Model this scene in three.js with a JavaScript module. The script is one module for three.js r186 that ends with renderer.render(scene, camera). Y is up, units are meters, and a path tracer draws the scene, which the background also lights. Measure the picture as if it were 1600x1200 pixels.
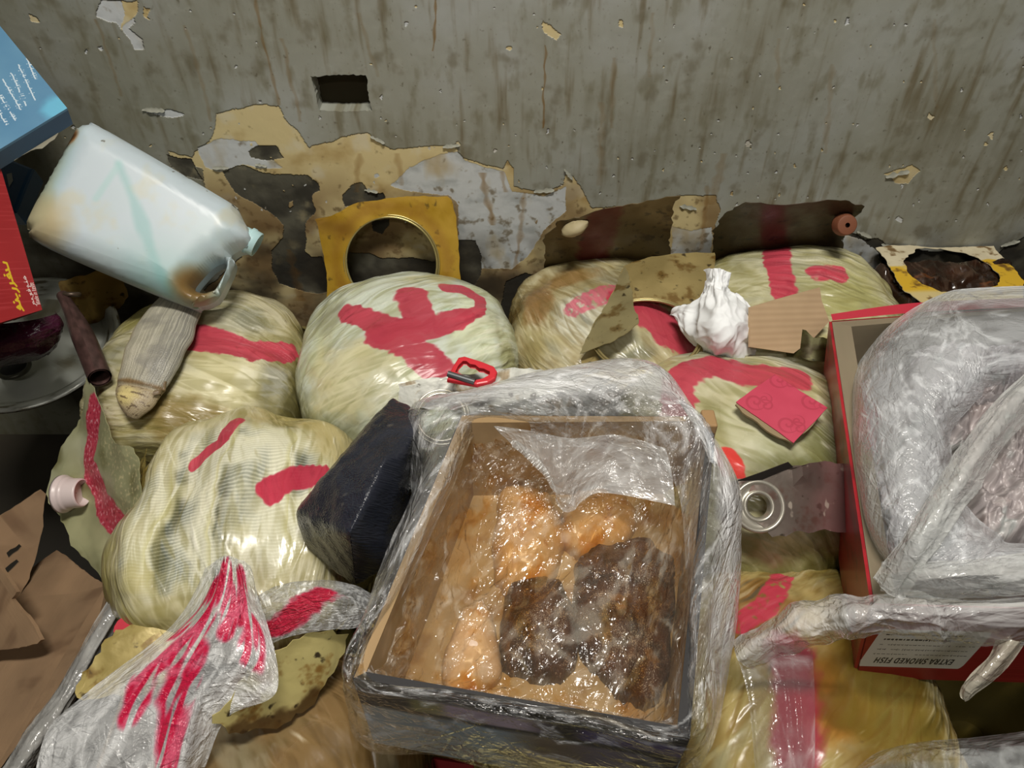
import * as THREE from 'three';
import { mergeGeometries, mergeVertices, toCreasedNormals } from 'three/addons/utils/BufferGeometryUtils.js';
import { RoundedBoxGeometry } from 'three/addons/geometries/RoundedBoxGeometry.js';
import { ConvexGeometry } from 'three/addons/geometries/ConvexGeometry.js';
import { TessellateModifier } from 'three/addons/modifiers/TessellateModifier.js';
import { RectAreaLightUniformsLib } from 'three/addons/lights/RectAreaLightUniformsLib.js';

// ---------- camera, light, exposure ----------
const scene = new THREE.Scene();
const PITCH = Math.PI / 4, F = 1203, EYE = new THREE.Vector3(0, 1.06, 0);
const camera = new THREE.PerspectiveCamera(2 * Math.atan(600 / F) * 180 / Math.PI, 4 / 3, 0.02, 20);
camera.position.copy(EYE); camera.rotation.set(-PITCH, 0, 0);
const renderer = new THREE.WebGLRenderer({ antialias: true });
renderer.toneMapping = THREE.LinearToneMapping;
renderer.toneMappingExposure = 1.0;
renderer.shadowMap.enabled = true;
RectAreaLightUniformsLib.init();
scene.background = new THREE.Color(0x000000);
const CEIL = 2.5, WALLZ = -0.93;
// ceiling batten: a glowing diffuser with a light of the same size just below it; the second one is added fill
const LAMP = { x: 0.05, y: CEIL - 0.07, z: -0.13, w: 0.62, d: 0.16, power: 122 };
const LAMP2 = { x: -0.1, y: CEIL - 0.07, z: 1.25, w: 0.62, d: 0.16, power: 32 };  // unseen lamp added as fill to lift the unlit fronts

// ---------- helpers ----------
const V = (x, y, z) => new THREE.Vector3(x, y, z);
const SP = Math.sin(PITCH), CP = Math.cos(PITCH);
function rayDir(px, py) { const a = (px - 800) / F, b = -(py - 600) / F; return V(a, b * CP - SP, -b * SP - CP); }
const D = (px, py, d) => rayDir(px, py).multiplyScalar(d).add(EYE);
const Y = (px, py, y) => { const r = rayDir(px, py); return r.multiplyScalar((y - EYE.y) / r.y).add(EYE); };
const Z = (px, py, z) => { const r = rayDir(px, py); return r.multiplyScalar((z - EYE.z) / r.z).add(EYE); };
const clamp = (x, a = 0, b = 1) => x < a ? a : x > b ? b : x;
const lerp = (a, b, t) => a + (b - a) * t;
const sstep = (a, b, x) => { const t = clamp((x - a) / (b - a)); return t * t * (3 - 2 * t); };
function rng(seed) { let s = seed >>> 0; return () => { s = (s + 0x6d2b79f5) | 0; let t = Math.imul(s ^ (s >>> 15), 1 | s); t = (t + Math.imul(t ^ (t >>> 7), 61 | t)) ^ t; return ((t ^ (t >>> 14)) >>> 0) / 4294967296; }; }
// gradient noise (2-D, 3-D by slices), range about -1..1
const PERM = (() => { const r = rng(7), p = new Uint8Array(512), a = [...Array(256).keys()]; for (let i = 255; i > 0; i--) { const j = Math.floor(r() * (i + 1)); [a[i], a[j]] = [a[j], a[i]]; } for (let i = 0; i < 512; i++) p[i] = a[i & 255]; return p; })();
const GX = new Float32Array(256), GY = new Float32Array(256);
for (let i = 0; i < 256; i++) { GX[i] = Math.cos(i / 256 * Math.PI * 2); GY[i] = Math.sin(i / 256 * Math.PI * 2); }
function noise(x, y) {
  const fx = Math.floor(x), fy = Math.floor(y), X = fx & 255, Yy = fy & 255, dx = x - fx, dy = y - fy;
  const u = dx * dx * dx * (dx * (dx * 6 - 15) + 10), v = dy * dy * dy * (dy * (dy * 6 - 15) + 10);
  const a = PERM[PERM[X] + Yy], b = PERM[PERM[X + 1] + Yy], c = PERM[PERM[X] + Yy + 1], d = PERM[PERM[X + 1] + Yy + 1];
  const n00 = GX[a] * dx + GY[a] * dy, n10 = GX[b] * (dx - 1) + GY[b] * dy, n01 = GX[c] * dx + GY[c] * (dy - 1), n11 = GX[d] * (dx - 1) + GY[d] * (dy - 1);
  return 1.5 * (n00 + u * (n10 - n00) + v * (n01 + u * (n11 - n01) - n00 - u * (n10 - n00)));
}
const fbm = (x, y, o = 4) => { let s = 0, a = 0.55; for (let i = 0; i < o; i++) { s += a * noise(x, y); x = x * 2.03 + 17.1; y = y * 2.03 + 5.7; a *= 0.5; } return s; };
const ridge = (x, y) => 1 - Math.abs(noise(x, y)) * 1.6;                                 // bright thin creases
const crumple = (x, y, o = 3) => { let s = 0, a = 0.6; for (let i = 0; i < o; i++) { const w = noise(x * 0.7 + 9, y * 0.7) * 0.7; s += a * (1 - 2 * Math.abs(noise(x + w, y - w))); x = x * 1.9 + 3.1; y = y * 1.9 + 8.3; a *= 0.5; } return s; };
// fn(u, v, out): out[0..2] sRGB 0..255, out[3] height 0..1, out[4] roughness 0..1, out[5] spare (metalness / transmission) 0..1
const TS = 1;                                                             // texture scale
function paint(w, h, fn, repeat) {
  w = Math.round(w * TS); h = Math.round(h * TS);
  const c = new Uint8Array(w * h * 4), d = new Uint8Array(w * h * 4), o = [0, 0, 0, 0.5, 0.5, 0];
  for (let j = 0, k = 0; j < h; j++) for (let i = 0; i < w; i++, k += 4) {
    o[3] = 0.5; o[4] = 0.5; o[5] = 0; fn((i + 0.5) / w, (j + 0.5) / h, o);
    c[k] = clamp(o[0], 0, 255); c[k + 1] = clamp(o[1], 0, 255); c[k + 2] = clamp(o[2], 0, 255); c[k + 3] = 255;
    d[k] = clamp(o[3]) * 255; d[k + 1] = clamp(o[4]) * 255; d[k + 2] = clamp(o[5]) * 255; d[k + 3] = 255;
  }
  const mk = (a, srgb) => { const t = new THREE.DataTexture(a, w, h); t.magFilter = THREE.LinearFilter; t.minFilter = THREE.LinearMipmapLinearFilter; t.generateMipmaps = true; t.wrapS = t.wrapT = repeat || THREE.RepeatWrapping; if (srgb) t.colorSpace = THREE.SRGBColorSpace; t.needsUpdate = true; return t; };
  const sp = () => { const e = new Uint8Array(w * h * 4); for (let i = 0; i < e.length; i += 4) { e[i] = e[i + 1] = e[i + 2] = d[i + 2]; e[i + 3] = 255; } return mk(e, false); };
  return { map: mk(c, true), data: mk(d, false), spare: sp };
}
const mix3 = (o, r, g, b, t) => { o[0] += (r - o[0]) * t; o[1] += (g - o[1]) * t; o[2] += (b - o[2]) * t; };
// colour and relief painted over the bounding box of a plate's own plane coordinates (metres)
function plateTex(pl, outline, w, h, fn) {
  const q = outline.map((p) => pl.local(p[0], p[1])), x0 = Math.min(...q.map((p) => p[0])), x1 = Math.max(...q.map((p) => p[0])), y0 = Math.min(...q.map((p) => p[1])), y1 = Math.max(...q.map((p) => p[1]));
  const t = paint(w, h, (u, v, o) => fn(lerp(x0, x1, u), lerp(y0, y1, v), o, u, v), THREE.ClampToEdgeWrapping);
  for (const m of [t.map, t.data]) { m.repeat.set(1 / (x1 - x0), 1 / (y1 - y0)); m.offset.set(-x0 / (x1 - x0), -y0 / (y1 - y0)); }
  return t;
}
const segDist = (x, y, pts) => { let b = 1e9; for (let i = 0; i + 1 < pts.length; i++) { const [ax, ay] = pts[i], dx = pts[i + 1][0] - ax, dy = pts[i + 1][1] - ay, t = clamp(((x - ax) * dx + (y - ay) * dy) / (dx * dx + dy * dy)); b = Math.min(b, Math.hypot(x - ax - t * dx, y - ay - t * dy)); } return b; };
const surf = (t, bump, extra = {}) => new THREE.MeshPhysicalMaterial({ map: t.map, bumpMap: t.data, bumpScale: bump, roughnessMap: t.data, roughness: 1, side: THREE.DoubleSide, ...extra });
const flatPrint = (t, rough = 0.4) => new THREE.MeshPhysicalMaterial({ map: t.map, roughness: rough, side: THREE.DoubleSide });
const plain = (hex, rough = 0.6, extra = {}) => new THREE.MeshPhysicalMaterial({ color: hex, roughness: rough, side: THREE.DoubleSide, ...extra });
// canvas whose pixels are read back: draw(ctx, w, h)
function raster(w, h, draw) { const c = document.createElement('canvas'); c.width = w; c.height = h; const x = c.getContext('2d'); draw(x, w, h); const d = x.getImageData(0, 0, w, h).data; return (u, v, ch = 0) => { const i = clamp(Math.floor(u * w), 0, w - 1), j = clamp(Math.floor((1 - v) * h), 0, h - 1); return d[(j * w + i) * 4 + ch] / 255; }; }

// ---------- objects ----------
const used = new Map();
const numbered = (n) => { const k = used.get(n) || 0; used.set(n, k + 1); return k ? n + '_' + String(k).padStart(3, '0') : n; };
function thing(name, label, category, base, group) {
  const g = new THREE.Group(); g.name = numbered(name); g.position.copy(base); g.userData = { label, category }; if (group) g.userData.group = group; scene.add(g); return g;
}
const worldOf = (o) => { const p = V(0, 0, 0); for (; o && o !== scene; o = o.parent) p.add(o.position); return p; };
function part(parent, name, geo, mat, label) {                          // geo is in world coordinates; it is stored about its parent's base
  const p = worldOf(parent); geo = geo.clone(); geo.translate(-p.x, -p.y, -p.z);
  const m = new THREE.Mesh(geo, mat); m.name = name; m.castShadow = m.receiveShadow = true; if (label) m.userData.label = label; parent.add(m); return m;
}
function single(name, label, category, geo, mat, group) {
  geo.computeBoundingBox(); const b = geo.boundingBox, p = V((b.min.x + b.max.x) / 2, b.min.y, (b.min.z + b.max.z) / 2);
  geo = geo.clone(); geo.translate(-p.x, -p.y, -p.z);
  const m = new THREE.Mesh(geo, mat); m.name = numbered(name); m.position.copy(p); m.castShadow = m.receiveShadow = true; m.userData = { label, category }; if (group) m.userData.group = group; scene.add(m); return m;
}
function struct(name, geo, mat) { const m = new THREE.Mesh(geo, mat); m.name = name; m.castShadow = m.receiveShadow = true; m.userData.kind = 'structure'; scene.add(m); return m; }
const box = (w, h, d, x, y, z, r = 0.004) => { const g = new RoundedBoxGeometry(w, h, d, 2, Math.min(r, w / 2.01, h / 2.01, d / 2.01)); g.translate(x, y, z); return g; };
const clean = (g) => { g = g.index ? g.toNonIndexed() : g; const o = new THREE.BufferGeometry(); o.setAttribute('position', g.attributes.position); o.setAttribute('uv', g.attributes.uv || new THREE.BufferAttribute(new Float32Array(g.attributes.position.count * 2), 2)); if (g.attributes.normal) o.setAttribute('normal', g.attributes.normal); else o.computeVertexNormals(); return o; };
const merge = (gs) => mergeGeometries(gs.map(clean));
// eight corners: bottom 0-3, top 4-7, in order round; uv in metres
function prism(p) {
  const pos = [], uv = [];
  const quad = (a, b, c, d) => { const w = p[a].distanceTo(p[b]), h = p[a].distanceTo(p[d]); for (const [i, u, v] of [[a, 0, 0], [b, w, 0], [c, w, h], [a, 0, 0], [c, w, h], [d, 0, h]]) { pos.push(p[i].x, p[i].y, p[i].z); uv.push(u, v); } };
  quad(0, 1, 5, 4); quad(1, 2, 6, 5); quad(2, 3, 7, 6); quad(3, 0, 4, 7); quad(4, 5, 6, 7); quad(3, 2, 1, 0);
  const g = new THREE.BufferGeometry(); g.setAttribute('position', new THREE.Float32BufferAttribute(pos, 3)); g.setAttribute('uv', new THREE.Float32BufferAttribute(uv, 2)); g.computeVertexNormals(); return g;
}
// grid of points -> surface; f(u, v) -> Vector3; wrapU joins the ends
function gridGeo(nu, nv, f, uvf) {
  const pos = [], uv = [], idx = [];
  for (let j = 0; j <= nv; j++) for (let i = 0; i <= nu; i++) { const p = f(i / nu, j / nv); pos.push(p.x, p.y, p.z); const t = uvf ? uvf(i / nu, j / nv) : [i / nu, j / nv]; uv.push(t[0], t[1]); }
  for (let j = 0; j < nv; j++) for (let i = 0; i < nu; i++) { const a = j * (nu + 1) + i, b = a + 1, c = a + nu + 1, d = c + 1; idx.push(a, c, b, b, c, d); }
  const g = new THREE.BufferGeometry(); g.setAttribute('position', new THREE.Float32BufferAttribute(pos, 3)); g.setAttribute('uv', new THREE.Float32BufferAttribute(uv, 2)); g.setIndex(idx); g.computeVertexNormals(); return g;
}
const cr = (a, b, c, d, t) => 0.5 * (2 * b + (c - a) * t + (2 * a - 5 * b + 4 * c - d) * t * t + (3 * b - a - 3 * c + d) * t * t * t);
// soft sheet through a net of control points; disp(u, v, X, Y) moves along the normal (metres)
function drape(rows, { nu = 120, nv = 80, closed = false, disp, unit = false } = {}) {
  const nr = rows.length, nc = rows[0].length;
  const C = (r, c) => rows[clamp(r, 0, nr - 1)][closed ? ((c % nc) + nc) % nc : clamp(c, 0, nc - 1)];
  const P = (u, v) => {
    const x = u * (closed ? nc : nc - 1), y = v * (nr - 1), i = Math.min(Math.floor(x), closed ? nc - 1 : nc - 2), j = Math.min(Math.floor(y), nr - 2), s = x - i, t = y - j, q = [];
    for (let k = -1; k < 3; k++) { const a = C(j + k, i - 1), b = C(j + k, i), c = C(j + k, i + 1), d = C(j + k, i + 2); q.push(V(cr(a.x, b.x, c.x, d.x, s), cr(a.y, b.y, c.y, d.y, s), cr(a.z, b.z, c.z, d.z, s))); }
    return V(cr(q[0].x, q[1].x, q[2].x, q[3].x, t), cr(q[0].y, q[1].y, q[2].y, q[3].y, t), cr(q[0].z, q[1].z, q[2].z, q[3].z, t));
  };
  let lu = 0, lv = 0; for (let i = 0; i < 20; i++) { lu += P(i / 20, 0.5).distanceTo(P((i + 1) / 20, 0.5)); lv += P(0.5, i / 20).distanceTo(P(0.5, (i + 1) / 20)); }
  const e = 0.004;
  return gridGeo(nu, nv, (u, v) => {
    const p = P(u, v); if (!disp) return p;
    const n = P(Math.min(u + e, 1), v).sub(P(Math.max(u - e, 0), v)).cross(P(u, Math.min(v + e, 1)).sub(P(u, Math.max(v - e, 0)))).normalize();
    if (n.dot(EYE.clone().sub(p)) < 0) n.negate();
    return p.addScaledVector(n, disp(u, v, u * lu, v * lv));
  }, (u, v) => unit ? [u, v] : [u * lu, v * lv]);
}
// a plane through three points, n towards the camera; px -> plane coordinates in metres
function planeOf(a, b, c) {
  const ex = b.clone().sub(a).normalize(), n = ex.clone().cross(c.clone().sub(a)).normalize(); if (n.dot(EYE.clone().sub(a)) < 0) n.negate();
  const ey = n.clone().cross(ex), m = new THREE.Matrix4().makeBasis(ex, ey, n).setPosition(a);
  const local = (px, py) => { const r = rayDir(px, py), t = n.dot(a.clone().sub(EYE)) / n.dot(r), p = r.multiplyScalar(t).add(EYE).sub(a); return [p.dot(ex), p.dot(ey)]; };
  return { o: a, ex, ey, n, m, local, world: (x, y, z = 0) => V(x, y, z).applyMatrix4(m) };
}
function edgePath(pts, jag, seed, step = 0.006) {
  const r = rng(seed), out = [];
  pts.forEach((a, i) => { const b = pts[(i + 1) % pts.length], L = Math.hypot(b[0] - a[0], b[1] - a[1]), k = Math.max(1, Math.round(L / step)), nx = -(b[1] - a[1]) / L, ny = (b[0] - a[0]) / L; for (let j = 0; j < k; j++) { const t = j / k, w = j ? (r() - 0.5) * 2 * jag + jag * 1.5 * Math.sin(i * 3 + t * 5) * Math.min(1, j) : 0; out.push(new THREE.Vector2(lerp(a[0], b[0], t) + nx * w, lerp(a[1], b[1], t) + ny * w)); } });
  return out;
}
// sheet cut from a plane; outline in photo pixels or plane metres; holes {c:[x,y], r} in plane metres or pixel outlines; bend(x, y) -> [dx, dy, dz] or dz
function plate(pl, outline, { holes = [], thick = 0.0008, bend, cell = 0.012, jag = 0, seed = 1, metres = false, bevel = 0 } = {}) {
  const L = (q) => metres ? q : pl.local(q[0], q[1]);
  const s = new THREE.Shape(edgePath(outline.map(L), jag, seed));
  for (const h of holes) { const p = new THREE.Path(); if (h.r) p.absarc(h.c[0], h.c[1], h.r, 0, Math.PI * 2, true); else p.setFromPoints(edgePath(h.map(L), jag, seed + 5)); s.holes.push(p); }
  let g = new THREE.ExtrudeGeometry(s, { depth: thick - 2 * bevel, bevelEnabled: bevel > 0, bevelSize: bevel, bevelThickness: bevel, bevelOffset: -bevel, bevelSegments: 2, curveSegments: 40 });
  g.translate(0, 0, -thick + bevel);
  if (bend) { g = new TessellateModifier(cell, 14).modify(clean(g)); const p = g.attributes.position; for (let i = 0; i < p.count; i++) { const b = bend(p.getX(i), p.getY(i)); if (Array.isArray(b)) p.setXYZ(i, p.getX(i) + b[0], p.getY(i) + b[1], p.getZ(i) + b[2]); else p.setZ(i, p.getZ(i) + b); } g.deleteAttribute('normal'); const uvs = g.attributes.uv; g = toCreasedNormals(g, 0.6); }
  g.applyMatrix4(pl.m); return clean(g);
}

// thick moulded sheet with rounded rims (outline and holes in photo pixels), T deep, edge radius r
function moulded(pl, outline, holes, T, r, cell = 0.006) {
  const sp = (o) => new THREE.SplineCurve(o.concat([o[0]]).map((p) => new THREE.Vector2(...pl.local(...p)))).getPoints(o.length * 6).slice(0, -1);
  const a = sp(outline), hs = holes.map(sp), s = new THREE.Shape(a); for (const h of hs) s.holes.push(new THREE.Path(h));
  let g = new THREE.ExtrudeGeometry(s, { depth: T, bevelEnabled: false, steps: 6 }); g.translate(0, 0, -T); g = new TessellateModifier(cell, 14).modify(clean(g));
  const segs = [a, ...hs].map((q) => q.concat([q[0]]).map((p) => [p.x, p.y])), p = g.attributes.position;
  for (let i = 0; i < p.count; i++) { const x = p.getX(i), y = p.getY(i), z = p.getZ(i); let d = 1e9; for (const q of segs) d = Math.min(d, segDist(x, y, q)); const k = d < r ? r - Math.sqrt(Math.max(0, r * r - (r - d) ** 2)) : 0; p.setZ(i, -T / 2 + (z + T / 2) * (T / 2 - k) / (T / 2)); }
  g.deleteAttribute('normal'); g = mergeVertices(g, 1e-5); g.computeVertexNormals(); g.applyMatrix4(pl.m); return clean(g);
}

// straight folds as in crumpled film: many tent-shaped creases on a tile that repeats; spread = how far their directions scatter
function foldField(n, count, seed, spread, len, wid) {
  const h = new Float32Array(n * n), r = rng(seed);
  for (let k = 0; k < count; k++) {
    const cx = r() * n, cy = r() * n, a = (r() - 0.5) * 2 * spread, big = r() ** 3, L = n * (len * (0.35 + big * 1.3)), W = n * wid * (0.35 + big), A = (0.35 + 0.65 * r()) * (0.3 + 0.7 * big) * (r() < 0.75 ? 1 : -1), ca = Math.cos(a), sa = Math.sin(a), asym = 0.25 + 0.75 * r(), bx = Math.abs(ca) * L + Math.abs(sa) * W, by = Math.abs(sa) * L + Math.abs(ca) * W;
    for (let j = Math.floor(cy - by); j <= cy + by; j++) for (let i = Math.floor(cx - bx); i <= cx + bx; i++) {
      const dx = i - cx, dy = j - cy, s = (dx * ca + dy * sa) / L; if (s <= -1 || s >= 1) continue; const d = (-dx * sa + dy * ca) / W * (1 + 0.8 * s), t = d > 0 ? 1 - d : 1 + d / asym; if (t <= 0) continue;
      h[((j % n + n) % n) * n + ((i % n + n) % n)] += A * t * (1 - s * s);
    }
  }
  let lo = 1e9, hi = -1e9; for (const v of h) { if (v < lo) lo = v; if (v > hi) hi = v; }
  return (u, v) => { const x = (u - Math.floor(u)) * n, y = (v - Math.floor(v)) * n, i = Math.floor(x), j = Math.floor(y), fx = x - i, fy = y - j, i1 = (i + 1) % n, j1 = (j + 1) % n, a = h[j * n + i], b = h[j * n + i1], c = h[j1 * n + i], d = h[j1 * n + i1]; return (lerp(lerp(a, b, fx), lerp(c, d, fx), fy) - lo) / (hi - lo); };
}
const foldsAny = foldField(1024, 420, 41, Math.PI / 2, 0.16, 0.03), foldsAlong = foldField(1024, 520, 42, 0.4, 0.2, 0.016);

// ---------- the room ----------
const WX = 0.8, WY0 = 0.28, WY1 = 0.80;                                   // the stretch of wall that its paint map covers
const wallUV = (px, py) => { const p = Z(px, py, WALLZ); return [(p.x + WX) / (2 * WX), (p.y - WY0) / (WY1 - WY0)]; };
const poly = (x, w, h, pts, style) => { x.fillStyle = style; x.beginPath(); pts.forEach(([a, b], i) => { const [u, v] = wallUV(a, b); i ? x.lineTo(u * w, (1 - v) * h) : x.moveTo(u * w, (1 - v) * h); }); x.closePath(); x.fill(); };
// which coat shows where: black grey paint, red beige coat, green whitish coat, blue bare cement
const coats = raster(2048, 666, (x, w, h) => {
  x.fillStyle = '#000'; x.fillRect(0, 0, w, h);
  const R = '#f00', G = '#0f0', B = '#00f', K = '#000';
  poly(x, w, h, [[262, 236], [300, 246], [318, 228], [332, 215], [338, 178], [400, 164], [436, 166], [446, 186], [466, 206], [482, 230], [530, 216], [572, 207], [592, 222], [610, 233], [650, 230], [690, 228], [714, 231], [720, 246], [760, 256], [786, 263], [792, 250], [803, 262], [803, 292], [850, 301], [880, 288], [886, 268], [902, 282], [926, 326], [960, 322], [990, 330], [1046, 318], [1060, 306], [1118, 306], [1126, 330], [1116, 352], [1116, 620], [300, 620], [300, 470], [380, 400], [300, 330], [322, 300], [316, 262], [270, 250]], R);
  poly(x, w, h, [[310, 232], [340, 216], [400, 222], [420, 240], [440, 262], [400, 262], [380, 258], [340, 268], [322, 262]], G);
  poly(x, w, h, [[690, 240], [716, 236], [724, 250], [760, 260], [788, 268], [800, 300], [850, 306], [884, 292], [884, 330], [850, 360], [826, 400], [800, 420], [740, 420], [716, 400], [716, 320], [700, 306], [640, 300], [610, 290], [640, 262]], G);
  poly(x, w, h, [[1050, 352], [1080, 360], [1112, 356], [1112, 400], [1050, 400]], G);
  poly(x, w, h, [[262, 243], [300, 249], [308, 270], [318, 282], [290, 276], [270, 262]], B);
  poly(x, w, h, [[346, 266], [380, 259], [400, 266], [424, 272], [448, 272], [480, 274], [498, 288], [500, 298], [488, 306], [492, 330], [480, 346], [476, 392], [488, 402], [505, 402], [516, 455], [500, 460], [462, 452], [436, 444], [426, 420], [424, 392], [442, 374], [444, 352], [420, 330], [384, 312], [366, 300]], B);
  poly(x, w, h, [[388, 236], [402, 228], [432, 228], [442, 246], [420, 250], [392, 246]], B);
  poly(x, w, h, [[536, 304], [550, 290], [566, 286], [576, 300], [598, 302], [604, 312], [560, 318], [540, 324]], B);
  poly(x, w, h, [[546, 394], [580, 396], [600, 404], [640, 404], [690, 410], [690, 450], [540, 450]], B);
  poly(x, w, h, [[582, 344], [608, 342], [608, 352], [596, 366], [582, 362]], B);
  poly(x, w, h, [[716, 376], [744, 376], [752, 400], [752, 430], [740, 446], [716, 440]], B);
  poly(x, w, h, [[790, 440], [820, 428], [850, 430], [850, 560], [770, 560]], B);
  poly(x, w, h, [[1316, 360], [1340, 366], [1352, 376], [1372, 372], [1392, 386], [1440, 392], [1560, 396], [1574, 382], [1600, 372], [1660, 370], [1660, 500], [1310, 500]], B);
  poly(x, w, h, [[1316, 366], [1346, 374], [1370, 392], [1380, 420], [1316, 420]], G);
  // chips in the grey paint
  poly(x, w, h, [[160, 0], [190, 0], [206, 20], [214, 36], [204, 46], [224, 62], [226, 78], [208, 78], [202, 62], [190, 46], [184, 38], [166, 34], [150, 26], [150, 16]], G);
  poly(x, w, h, [[190, 0], [214, 0], [214, 24], [200, 34], [190, 50], [194, 24]], R);
  poly(x, w, h, [[222, 10], [232, 12], [230, 24], [238, 34], [224, 26]], R);
  poly(x, w, h, [[848, 30], [862, 40], [878, 52], [870, 62], [850, 52]], R);
  poly(x, w, h, [[1380, 272], [1410, 264], [1424, 258], [1438, 266], [1420, 286], [1400, 286], [1392, 276]], R);
  poly(x, w, h, [[46, 24], [58, 28], [62, 34], [50, 34]], R);
  poly(x, w, h, [[256, 90], [296, 86], [320, 96], [300, 100]].map(([a, b]) => [a - 30, b + 84]), G);
  const r = rng(31);
  for (let i = 0; i < 170; i++) { const a = r() * 1600, b = r() < 0.5 ? r() * 330 : 180 + r() * 170, s = 1.2 + 5 * r() * r() * r(); poly(x, w, h, [0, 1, 2, 3, 4, 5].map((k) => { const q = k * 1.05, m = s * (0.5 + r()); return [a + Math.cos(q) * m, b + Math.sin(q) * m * (0.7 + r())]; }), r() < 0.6 ? G : R); }
});
const streakAt = (px, py) => wallUV(px, py);
const drips = [[682, 0, 678, 80, 3, 0.8], [852, 70, 848, 200, 3, 0.75], [398, 0, 436, 165, 3.5, 0.45], [440, 60, 470, 190, 5, 0.3], [150, 30, 190, 150, 4, 0.3], [290, 40, 330, 190, 5, 0.25], [752, 270, 772, 352, 9, 0.6], [782, 268, 790, 300, 6, 0.5], [820, 300, 806, 420, 7, 0.45], [1215, 60, 1215, 130, 6, 0.2], [1300, 100, 1290, 240, 7, 0.2], [1020, 20, 1015, 120, 5, 0.2], [960, 90, 955, 200, 6, 0.22], [1106, 290, 1096, 390, 7, 0.4], [940, 160, 936, 290, 8, 0.2], [1460, 30, 1462, 170, 6, 0.15], [560, 20, 590, 120, 5, 0.2], [560, 240, 555, 300, 9, 0.35], [620, 240, 628, 290, 8, 0.35], [452, 390, 470, 470, 14, 0.5], [1130, 240, 1112, 320, 12, 0.3]].map(([a, b, c, d, w, k]) => [...streakAt(a, b), ...streakAt(c, d), w / 2000, k]);
const wallTex = paint(2048, 666, (u, v, o) => {
  const x = u * 1.6, y = v * 0.52;                                         // metres
  const wu = u + 0.0022 * fbm(x * 40, y * 40, 5), wv = v + 0.007 * fbm(x * 40 + 40, y * 40, 5);
  const R = coats(wu, wv, 0), G = coats(wu, wv, 1), B = coats(wu, wv, 2);
  const m = fbm(x * 6, y * 5, 5), f = fbm(x * 90, y * 70, 3), st = fbm(x * 70, y * 7, 4);
  o[0] = 151; o[1] = 153; o[2] = 141; o[3] = 0.8; o[4] = 0.55;
  mix3(o, 168, 172, 168, sstep(-0.1, 0.6, m));
  mix3(o, 110, 106, 84, 0.55 * sstep(0.0, 0.7, -m + 0.35 * st));
  mix3(o, 98, 84, 56, 0.55 * sstep(0.12, 0.75, st + 0.25 * fbm(x * 14, y * 10, 3)));                // brown runs
  mix3(o, 92, 84, 62, 0.4 * sstep(0.15, 0.6, fbm(x * 30 + 5, y * 24, 4)));
  mix3(o, 70, 62, 44, 0.7 * sstep(0.42, 0.75, fbm(x * 130, y * 95, 3)));                           // specks
  mix3(o, 84, 82, 60, 0.45 * sstep(0.36, 0.0, u));                                                // darker and more olive to the left
  mix3(o, 100, 94, 68, 0.4 * sstep(0.1, 0.6, fbm(x * 45 + 8, y * 20, 4))); mix3(o, 184, 186, 178, 0.16 * sstep(0.2, 0.6, fbm(x * 40 + 18, y * 60, 4))); mix3(o, 84, 74, 52, 0.4 * sstep(0.4, 0.65, fbm(x * 260, y * 180, 2)));
  o[3] += 0.05 * f + 0.06 * fbm(x * 25, y * 25, 3);
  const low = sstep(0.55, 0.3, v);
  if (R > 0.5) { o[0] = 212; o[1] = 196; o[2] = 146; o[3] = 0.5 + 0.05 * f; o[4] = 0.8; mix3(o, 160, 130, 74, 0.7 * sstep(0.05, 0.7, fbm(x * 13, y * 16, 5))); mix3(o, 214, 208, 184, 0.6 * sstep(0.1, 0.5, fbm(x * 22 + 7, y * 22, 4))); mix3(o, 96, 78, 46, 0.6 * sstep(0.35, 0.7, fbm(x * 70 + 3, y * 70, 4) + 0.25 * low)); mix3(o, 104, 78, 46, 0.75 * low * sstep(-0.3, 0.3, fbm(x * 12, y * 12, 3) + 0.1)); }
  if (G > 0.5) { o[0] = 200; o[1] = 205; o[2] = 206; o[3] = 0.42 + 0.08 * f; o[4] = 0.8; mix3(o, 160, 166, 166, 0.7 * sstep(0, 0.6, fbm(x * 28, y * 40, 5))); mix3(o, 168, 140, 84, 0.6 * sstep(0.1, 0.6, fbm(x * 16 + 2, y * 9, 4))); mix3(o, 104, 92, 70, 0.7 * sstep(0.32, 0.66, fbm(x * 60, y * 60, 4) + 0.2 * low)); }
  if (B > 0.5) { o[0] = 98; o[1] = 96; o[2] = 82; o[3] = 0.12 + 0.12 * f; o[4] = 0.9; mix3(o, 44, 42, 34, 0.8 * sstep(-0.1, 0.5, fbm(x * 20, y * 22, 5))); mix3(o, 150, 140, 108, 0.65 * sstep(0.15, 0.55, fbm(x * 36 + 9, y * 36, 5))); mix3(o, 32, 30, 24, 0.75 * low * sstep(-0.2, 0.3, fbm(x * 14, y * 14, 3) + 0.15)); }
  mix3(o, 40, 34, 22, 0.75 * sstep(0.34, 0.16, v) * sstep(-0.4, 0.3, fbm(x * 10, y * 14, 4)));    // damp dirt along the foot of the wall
  for (const [a, b, c, d, w, k] of drips) { const t = (v - b) / (d - b); if (t > 0 && t < 1 && Math.abs(u - lerp(a, c, t)) < 0.012) { const q = Math.abs(u + 0.0016 * noise(y * 50, a * 90) - lerp(a, c, t)) / (w * (0.7 + 0.6 * noise(v * 40, a * 30))); if (q < 1) mix3(o, 112, 72, 22, k * (1 - q * q) * (0.7 + 0.5 * fbm(x * 80, y * 40, 2))); } }
}, THREE.MirroredRepeatWrapping);
const wallMat = surf(wallTex, 0.0035);
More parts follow.
